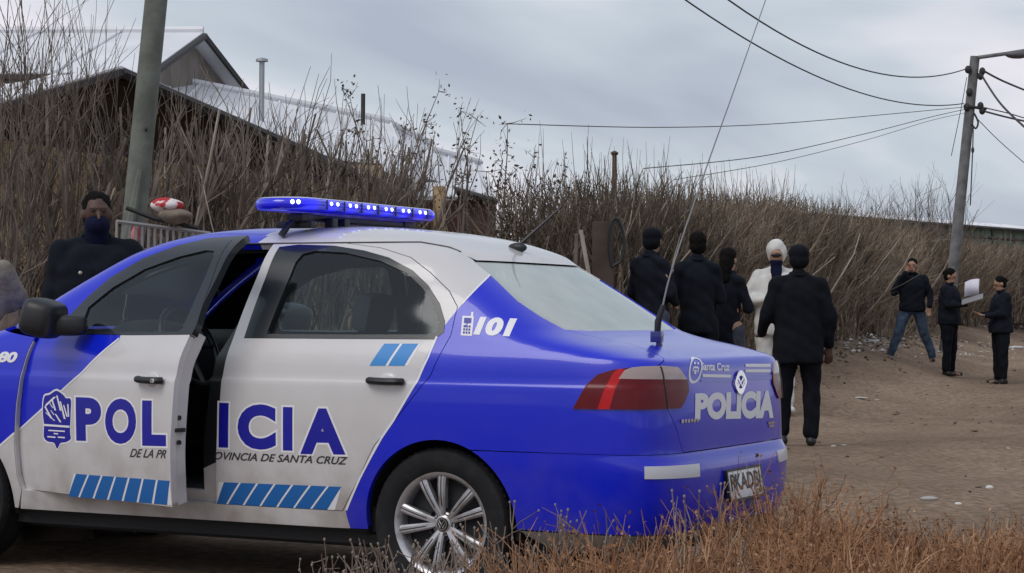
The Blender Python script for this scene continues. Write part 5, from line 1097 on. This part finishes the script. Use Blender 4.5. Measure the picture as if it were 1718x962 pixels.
def person(label,p,rz,H,arms,legs,jac,tro,shoe,skin=0,hair='short',jw=1.,jlen=.84,mask=None,hood=None,headyaw=0.,headpitch=0.,lean=0.,vb=.010,fold=.007,collar=True,bulk=1.,slv=None,group=None,longhair=False):
    """local frame: +Y forward, +X the person's right, metres for a height of 1.75 scaled to H"""
    k=H/1.75; o=empty('person',p,rz); o.scale=(k,k,k); tag(o,label,'person',group)
    hip=np.array([0,0,.93]); J={}
    for s,nm in ((1,'r'),(-1,'l')):
        kx,ky,kz,fx,fy=legs[nm]; J[nm]=(np.array([s*.095,0,.90]),np.array([s*kx,ky,kz]),np.array([s*fx,fy,.085]))
    T=lambda v:np.array([v[0],v[1]+lean*(v[2]-.93),v[2]])
    sh={'r':T(np.array([.168*jw,-.01,1.405])),'l':T(np.array([-.168*jw,-.01,1.405]))}
    hc=T(np.array([0,.02,1.625])); HR=Rz(headyaw)@Rx(-headpitch)
    # body: one continuous skin
    b=MB(); b.ell(T((0,0,1.18)),(.13,.085,.30),16,12); cap(b,(-.07,0,.93),(.07,0,.93),.10,.10); cap(b,T((0,-.005,1.40)),T((0,.0,1.56)),.058,.052); cap(b,sh['l'],sh['r'],.05,.05)
    hp=lambda v:hc+HR@np.array(v)
    b.ell(hp((0,-.005,.03)),(.076,.094,.098),20,14,0,HR); b.ell(hp((0,.025,-.055)),(.055,.062,.062),16,10,0,HR); cap(b,hp((0,.086,.015)),hp((0,.104,-.022)),.009,.013,8); b.ell(hp((0,.085,-.062)),(.026,.014,.010),10,6,0,HR)
    b.ell(hp((0,.076,.038)),(.055,.018,.014),12,6,0,HR)
    for s in (-1,1): b.ell(hp((s*.079,-.008,.0)),(.013,.022,.034),10,8,0,HR)
    ends={}
    for nm in 'rl':
        s=1 if nm=='r' else -1; el,wr,pd=[np.array(v,float) for v in arms[nm]]; el=el*np.array([s,1,1]); wr=wr*np.array([s,1,1]); pd=pd*np.array([s,1,1]); el=T(el); wr=T(wr)
        cap(b,sh[nm],el,.046,.040); cap(b,el,wr,.040,.029)
        d=pd/np.linalg.norm(pd); sd_=np.cross(d,np.array([0,1.,0]) if abs(d[1])<.8 else np.array([0,0,1.])); sd_/=np.linalg.norm(sd_); sd_*=1; nn=np.cross(sd_,d)
        pc_=wr+d*.055; 
        for u in (-.024,-.008,.008,.024): cap(b,wr+sd_*u*.6,wr+d*.088+sd_*u,.016,.013,8)
        for u,Lf in ((-.030,.062),(-.010,.078),(.010,.074),(.029,.058)):
            a0=wr+d*.088+sd_*u; a1=a0+d*Lf*.5+nn*.010+sd_*u*.12; a2=a1+d*Lf*.42+nn*.026; cap(b,a0,a1,.0100,.0092,8); cap(b,a1,a2,.0092,.0080,8)
        t0_=wr+d*.030-sd_*.028*s; t1=t0_+d*.035-sd_*.028*s+nn*.012; t2=t1+d*.034+nn*.014; cap(b,t0_,t1,.0125,.0110,8); cap(b,t1,t2,.0110,.0092,8)
        ends[nm]=(el,wr,d)
        hp_,kn,an=J[nm]; cap(b,hp_,kn,.068,.046); cap(b,kn,an,.046,.034); cap(b,an+[0,0,-.03],an+[0,.13,-.055],.03,.026)
    remesh('body',b,vb,2,SKIN[skin],o)
    for s in (-1,1):
        b=MB(); b.ell(hp((s*.031,.083,.022)),(.013,.008,.007),10,6,0,HR); b.build('eye',meye,o)
    if not mask: b=MB(); b.ell(hp((0,.093,-.062)),(.022,.008,.005),10,6,0,HR); b.build('mouth',mlip,o)
    # trousers
    b=MB(); b.ell((0,0,.94),(.165*bulk,.125*bulk,.13),18,10)
    for nm in 'rl':
        hp_,kn,an=J[nm]; cap(b,hp_,kn,.104*bulk,.082); cap(b,kn,an+[0,0,.03],.080,.069)
    remesh('trousers',b,.016,2,tro,o,fold,22,3)
    # shoes
    for nm in 'rl':
        hp_,kn,an=J[nm]; b=MB(); dirf=np.array([.25 if nm=='r' else -.25,1,0]); dirf/=np.linalg.norm(dirf); b.ell(an+[0,0,-.03],(.048,.055,.055),14,10); cap(b,an*[1,1,0]+[0,0,.045]-dirf*.035,an*[1,1,0]+[0,0,.036]+dirf*.15,.045,.036); cap(b,an+[0,0,0],an+[0,0,.10],.052,.056); v=np.array(b.v); v[:,2]=np.maximum(v[:,2],.004); b.v=[tuple(x) for x in v]; remesh('shoe',b,.011,1,shoe,o)
    # jacket
    b=MB(); lv=[(jlen,.172,.135),(jlen+.012,.182,.144),(jlen+.10,.182,.146),(1.02,.174,.136),(1.16,.176,.132),(1.30,.182,.130),(1.40,.150,.105),(1.45,.10,.08)]; V=[];n_=24
    for z,rx,ry in lv:
        for i in range(n_): a=2*PI*i/n_; V.append(T(np.array([rx*jw*bulk*math.copysign(abs(math.cos(a))**.8,math.cos(a)),ry*bulk*math.copysign(abs(math.sin(a))**.85,math.sin(a)),z])))
    b.add(V,[(i*n_+j,i*n_+(j+1)%n_,(i+1)*n_+(j+1)%n_,(i+1)*n_+j) for i in range(len(lv)-1) for j in range(n_)]+[tuple(range(n_-1,-1,-1)),tuple((len(lv)-1)*n_+j for j in range(n_))])
    cap(b,sh['l'],sh['r'],.064,.064); cap(b,T((0,-.01,1.36)),T((0,-.005,1.505)),.095,.060)
    for nm in 'rl': cap(b,T((0,-.012,1.475)),sh[nm],.058,.066)
    for nm in 'rl':
        el,wr,d=ends[nm]; cap(b,sh[nm],el,.070*bulk,.058*bulk); cap(b,el,wr-(wr-el)/np.linalg.norm(wr-el)*.015,.058*bulk,.043)
    if hood: b.ell(hp((0,-.028,.035)),(.101,.108,.127),20,14,0,HR)
    v=np.array(b.v); remesh('coverall' if hood else 'jacket',b,.013,2,jac,o,fold,16,7)
    # hair / hat / mask
    if hood:
        b=MB(); b.ell(hp((0,.060,-.005)),(.070,.062,.090),16,12,0,HR); remesh('face_opening',b,.012,1,SKIN[skin],o)
        b=MB(); b.ell(hp((0,.072,-.055)),(.068,.058,.062),16,10,0,HR); cap(b,hp((0,.06,-.08)),T((0,.11,1.30)),.060,.062); remesh('mask',b,.012,1,mask,o)
        b=MB(); b.ell(hp((0,.112,.028)),(.055,.020,.024),14,8,0,HR); b.build('goggles',meye,o)
        for s in (-1,1):
            pass
    else:
        b=MB()
        if hair=='cap':
            b.ell(hp((0,-.012,.060)),(.094,.110,.082),20,12,0,HR); b.ell(hp((0,-.035,.0)),(.090,.085,.085),18,10,0,HR); v=remesh('cap',b,.012,1,mbk,o)
        else:
            b.ell(hp((0,-.022,.058)),(.086,.098,.086),20,12,0,HR); b.ell(hp((0,-.045,.0)),(.082,.068,.085),18,10,0,HR)
            if hair=='bun': b.ell(hp((0,-.115,.035)),(.042,.040,.042),12,8,0,HR)
            if hair=='long': cap(b,hp((0,-.06,0)),hp((0,-.085,-.20)),.075,.055)
            remesh('hair',b,.011,1,mhair,o,.003,60,5)
        if mask: b=MB(); b.ell(hp((0,.032,-.058)),(.078,.082,.066),18,10,0,HR); cap(b,hp((0,.01,-.09)),T((0,.0,1.47)),.075,.078); remesh('mask',b,.011,2,mask,o)
    if collar and not hood: b=MB(); b.tube([T(np.array([.072*math.cos(a),.066*math.sin(a),1.505+.012*math.sin(a)])) for a in np.linspace(0,2*PI,20,endpoint=False)],.017,8,closed=True); b.build('collar',jac,o)
    return o,hp,T,ends
def gpt(px,d,py=530):
    p=at(px,py,d); return (p[0],p[1],float(gz(p[0],p[1])))
FACE=lambda px,off=0.: math.atan2(*( (lambda v:( -v[0],v[1]))((CAM-at(px,530,15))[:2]) ))+off     # turn local +Y to the camera
def tocam(px): v=(CAM-at(px,530,15)); return math.atan2(v[1],v[0])-PI/2
DOWN={'r':((.245,-.03,1.13),(.265,.05,.89),(.02,.12,-1)),'l':((.245,-.03,1.13),(.265,.05,.89),(.02,.12,-1))}
FRONT={'r':((.225,.03,1.13),(.10,.23,1.12),(-1,.35,.1)),'l':((.225,.03,1.13),(.08,.24,1.15),(-1,.35,.1))}
STAND={'r':(.12,.01,.49,.13,0),'l':(.12,.01,.49,.13,0)}
def hgt(px,d,ytop,z0): return 1.129+(481+46.6+.0072*(px-859)-ytop)*d/3500-z0
# masked officer behind the car nose
p=gpt(160,12.4); o,hp,T,en=person('masked officer in dark navy jacket standing behind the car bonnet',p,tocam(160)+.12,hgt(160,12.4,323,p[2])*.995,DOWN,STAND,mnv,mbk,mboot,0,'short',1.16,.82,mask=mmask,bulk=1.16,vb=.008)
for x in (-.115,.105):
    b=MB(); b.ell(T(np.array([x,.142,1.285])),(.012,.008,.012),10,8); b.build('button',mbutton,o)
# group by the hedge
p=gpt(1092,19.6); person('person in dark puffer jacket and grey jeans with back turned, leftmost of the hedge group',p,tocam(1092)+2.5,hgt(1092,19.6,384,p[2]),{'r':((.225,.0,1.14),(.16,.17,1.05),(-.6,.7,-.2)),'l':((.225,.0,1.14),(.16,.17,1.05),(-.6,.7,-.2))},STAND,mpuf,mjean2,mshoe,1,'cap',0.90,.86,bulk=1.0,fold=.011,headyaw=.3)
p=gpt(1170,20.0); person('broad officer in dark clothes with back turned beside the leaning twig',p,tocam(1170)+3.3,hgt(1170,20.0,391,p[2]),FRONT,STAND,mnv,mbk,mboot,0,'short',.92,.80,bulk=1.0)
p=gpt(1221,20.5); person('smaller person with dark hair in dark coat between officer and white suit',p,tocam(1221)+2.7,hgt(1221,20.5,418,p[2]),FRONT,{'r':(.10,.03,.49,.10,.06),'l':(.10,-.03,.49,.10,-.10)},mnv,mjean2,mshoe,1,'long',.82,.74,bulk=.88)
p=gpt(1302,21.8); person('person in white hooded coverall facing the camera',p,tocam(1302),hgt(1302,21.8,403,p[2])/1.02,{'r':((.30,.03,1.17),(.07,.235,1.16),(-1,.25,.15)),'l':((.30,.03,1.17),(.09,.25,1.14),(-1,.25,.1))},STAND,mwhite,mwhite,mwhite,1,'short',1.05,.80,mask=mmask,hood=True,bulk=1.18,fold=.006,headpitch=.25)
# large officer near the car
p=gpt(1340,17.1); person('large officer in black with cap, back turned, right behind the car boot',p,tocam(1340)+PI+.15,hgt(1340,17.1,413,p[2]),{'r':((.275,-.04,1.13),(.275,.05,.87),(.02,.12,-1)),'l':((.29,-.01,1.13),(.30,.15,.98),(.1,1,-.3))},{'r':(.12,.02,.50,.115,.0),'l':(.13,.05,.50,.13,.10)},mbk,mbk,mboot,0,'cap',1.10,.72,bulk=1.12,vb=.008)
# three on the right
d=31.5; p=at(1530,626,d); p=(p[0],p[1],float(gz(p[0],p[1]))); person('man in navy fleece and blue jeans striding with a hand at his face',p,tocam(1530)-.1,hgt(1530,d,435,p[2]),{'r':((.30,.10,1.18),(.09,.17,1.52),(-.4,-.05,1)),'l':((.30,-.05,1.16),(.30,.08,.93),(-.1,.2,-1))},{'r':(.22,.10,.49,.36,.05),'l':(.20,-.06,.49,.32,-.16)},mnv,mjean,mshoe,1,'short',1.10,.86,bulk=1.12)
pz=p
p=at(1592,636,31.0); p=(p[0],p[1],float(gz(p[0],p[1]))); o8,_,_,e8=person('woman in dark uniform holding papers, facing right, left of the two women',p,tocam(1592)+1.25,hgt(1592,31,452,p[2]),{'r':((.22,.06,1.16),(.12,.33,1.18),(-.2,1,.15)),'l':((.22,.08,1.18),(.10,.36,1.24),(-.2,1,.3))},STAND,mnv,mbk,mboot,1,'bun',1.06,.84,bulk=1.24,headpitch=.30)
p9=at(1679,643,30.4); p9=(p9[0],p9[1],float(gz(p9[0],p9[1]))); o9,_,_,e9=person('woman in dark uniform writing, facing left, rightmost person',p9,tocam(1679)-1.2,hgt(1679,30.4,465,p9[2]),{'r':((.22,.05,1.14),(.10,.30,1.14),(-.2,1,.05)),'l':((.22,.05,1.14),(.10,.30,1.12),(-.2,1,.05))},STAND,mnv,mbk,mboot,1,'bun',1.06,.84,bulk=1.24,headpitch=.35)
# papers held between them
mpaper=mat('paper_white',(.70,.69,.80),.7)
b=MB(); n_=8; V=[]
for i in range(n_+1):
    for j in range(2): x,y=[((1619,474),(1618,498)),((1643,468),(1642,496))][0][j] if i==0 else (1619+ (24*i/n_) - (0 if j==0 else 1), (474-6*i/n_+ -2*math.sin(i/n_*PI)) if j==0 else (498-3*i/n_)); V.append(at(x,y,30.75+.05*math.sin(i/n_*3)))
F=[(2*i,2*i+1,2*i+3,2*i+2) for i in range(n_)]; o=obj('paper_sheet',V,F,mpaper); sm_=o.modifiers.new('s','SOLIDIFY'); sm_.thickness=.003; tag(o,'white paper sheet held up between the two women','paper')
b=MB(); A=at(1613,508,30.7); B=at(1650,497,30.6); mid=(A+B)/2; ang=math.atan2((B-A)[2],np.linalg.norm((B-A)[:2])); b.box((0,0,0),(.16,.11,.008),0,None,.003); o=b.build('clipboard',mat('clipboard_grey',(.22,.22,.23),.6)); o.location=mid; o.rotation_euler=(.35,-ang,math.atan2((B-A)[1],(B-A)[0])); tag(o,'dark grey clipboard resting in the hands of the two women','clipboard')
# ================= DRY FOREGROUND GROWTH =================
def gmat(name,c1,c2,c3,sc=1.6):
    m=mat(name,c1,.9,spec=.2); nt=m.node_tree; b_=nt.nodes['Principled BSDF']; g=nt.nodes.new('ShaderNodeNewGeometry'); n_=nt.nodes.new('ShaderNodeTexNoise'); n_.inputs['Scale'].default_value=sc; n_.inputs['Detail'].default_value=8; n_.inputs['Roughness'].default_value=.75; r=nt.nodes.new('ShaderNodeValToRGB'); e=r.color_ramp.elements; e[0].position=.33; e[0].color=(*c1,1); e[1].position=.68; e[1].color=(*c3,1); q=e.new(.5); q.color=(*c2,1)
    nt.links.new(g.outputs['Position'],n_.inputs['Vector']); nt.links.new(n_.outputs['Fac'],r.inputs[0]); nt.links.new(r.outputs[0],b_.inputs['Base Color']); return m
mdry=gmat('rust_dry_twigs',(.13,.062,.036),(.30,.155,.083),(.50,.335,.205),3.2); mpalew=gmat('pale_dead_stalks',(.12,.088,.07),(.22,.17,.14),(.36,.30,.25),4.)
def ytop(px): return float(np.interp(px,[860,930,1000,1060,1130,1200,1250,1290,1330,1380,1440,1500,1560,1640,1718,1800],[905,890,872,856,842,838,816,782,772,790,815,835,832,825,818,815]))
b=MB(); cnt=0
cl=[]
for i in range(150):
    px=rng.uniform(880,1800); d=rng.uniform(6.3,8.9); p=at(px,700,d)
    if p[0]<1.12 and p[1]>-1.12: d=rng.uniform(6.2,7.1); p=at(px,700,d)
    if p[0]<1.12 and p[1]>-1.05: continue
    cl.append((px,d,p))
for px,d,p in cl:
    zt=1.129-(ytop(px)-530)*d/3500; zt=zt*rng.uniform(.50,1.0)*(.86+.26*math.sin(px*.021+1.1)*math.sin(px*.047+d*3))+(.05 if 1270<px<1400 else 0)
    if zt<.08: continue
    gz0=float(gz(p[0],p[1])); h=zt-gz0
    for s_ in range(int(rng.integers(20,32))):
        r=abs(rng.normal(0,.13)); a=rng.uniform(0,6.28); q=np.array([p[0]+r*math.cos(a),p[1]+r*math.sin(a),gz0])
        if q[0]<1.02 and q[1]>-.95: continue
        hh=h*rng.uniform(.55,1.05); pts=wig(q,(math.cos(a)*.28+rng.normal(0,.12),math.sin(a)*.28+rng.normal(0,.12),1),hh,5,.14,.03)
        b.tube(pts,np.linspace(.0034,.0014,6),3,0,cap=False)
        for k in range(4):
            j=int(rng.integers(1,5)); tw=wig(pts[j],pts[j+1]-pts[j]+rng.normal(0,.07,3),hh*rng.uniform(.2,.42),3,.22); b.tube(tw,[.0022,.0018,.0014,.0010],3,0,cap=False)
            for m_ in range(3):
                c=tw[int(rng.integers(1,4))]+rng.normal(0,.006,3); s2=rng.uniform(.003,.0065); u=rng.normal(0,1,3); u/=np.linalg.norm(u); v=np.cross(u,rng.normal(0,1,3)); v/=np.linalg.norm(v)+1e-9; b.add([c-u*s2*1.6,c+v*s2,c+u*s2*1.6,c-v*s2],[(0,1,2,3)])
tag(b.build('dry_brush',mdry,smooth=False),'mass of rust-brown dry brush in the foreground before the car boot','brush',kind='stuff')
b=MB()
for i in range(900):
    px=rng.uniform(1330,1800); d=rng.uniform(8.2,11.5); p=at(px,700,d); 
    if p[0]<1.2: continue
    z=float(gz(p[0],p[1])); pts=wig((p[0],p[1],z),(rng.normal(0,.35),rng.normal(0,.35),1),rng.uniform(.04,.16)*(1.4 if d<9.2 else 1),3,.2); b.tube(pts,[.003,.0025,.002,.001],3,0,cap=False)
tag(b.build('dry_grass',mpalew,smooth=False),'sparse short dry grass along the near road edge at right','grass',kind='stuff')
# single dead weeds with pale seed heads before the rear wheel
wl=[(548,905,7.3,'leftmost small dead weed with pale heads below the rear door'),(600,892,7.2,'dead weed with pale seed heads left of the rear wheel'),(655,880,7.25,'dead weed with pale stalks at the front edge of the rear wheel'),(702,905,7.1,'low dead weed before the middle of the rear wheel'),(760,900,7.15,'branching dead weed before the rear wheel hub'),(808,868,7.2,'tall dead weed with round heads before the rear edge of the wheel'),(856,850,7.2,'tallest pale dead weed just right of the rear wheel'),(905,845,7.1,'pale dead weed with knobbed tips under the bumper corner'),(960,850,7.1,'pale dead weed merging into the dry brush under the bumper'),(630,930,6.9,'lowest dead weed near the bottom edge left of the wheel'),(1190,790,6.8,'thin dead weed rising in front of the number plate')]
for px,yt,d,lab in wl:
    p=at(px,700,d); z0=float(gz(p[0],p[1])); h=1.129-(yt-528)*d/3500-z0; o=empty('dead_weed',(p[0],p[1],z0)); tag(o,lab,'weed'); a=MB(); hd=MB()
    for s_ in range(15):
        q=rng.uniform(0,6.28); pts=wig((rng.normal(0,.05),rng.normal(0,.05),0),(math.cos(q)*rng.uniform(.05,.5),math.sin(q)*rng.uniform(.05,.5),1),h*rng.uniform(.5,1.02),5,.10,.02); a.tube(pts,np.linspace(.0040,.0020,6),4,0,cap=False)
        for k in range(3):
            j=int(rng.integers(2,5)); tw=wig(pts[j],pts[j+1]-pts[j]+rng.normal(0,.05,3),h*rng.uniform(.12,.3),3,.15); a.tube(tw,[.0024,.002,.0017,.0014],3,0,cap=False)
            if rng.random()<.6: hd.ell(tw[-1],(.0042,.0042,.0048),6,4)
        if rng.random()<.7: hd.ell(pts[-1],(.0050,.0050,.0056),6,4)
    a.build('stalks',mpalew,o,smooth=False); hd.build('seed_heads',mat('seed_head_pale',(.27,.22,.185),.9),o)['kind']='stuff'
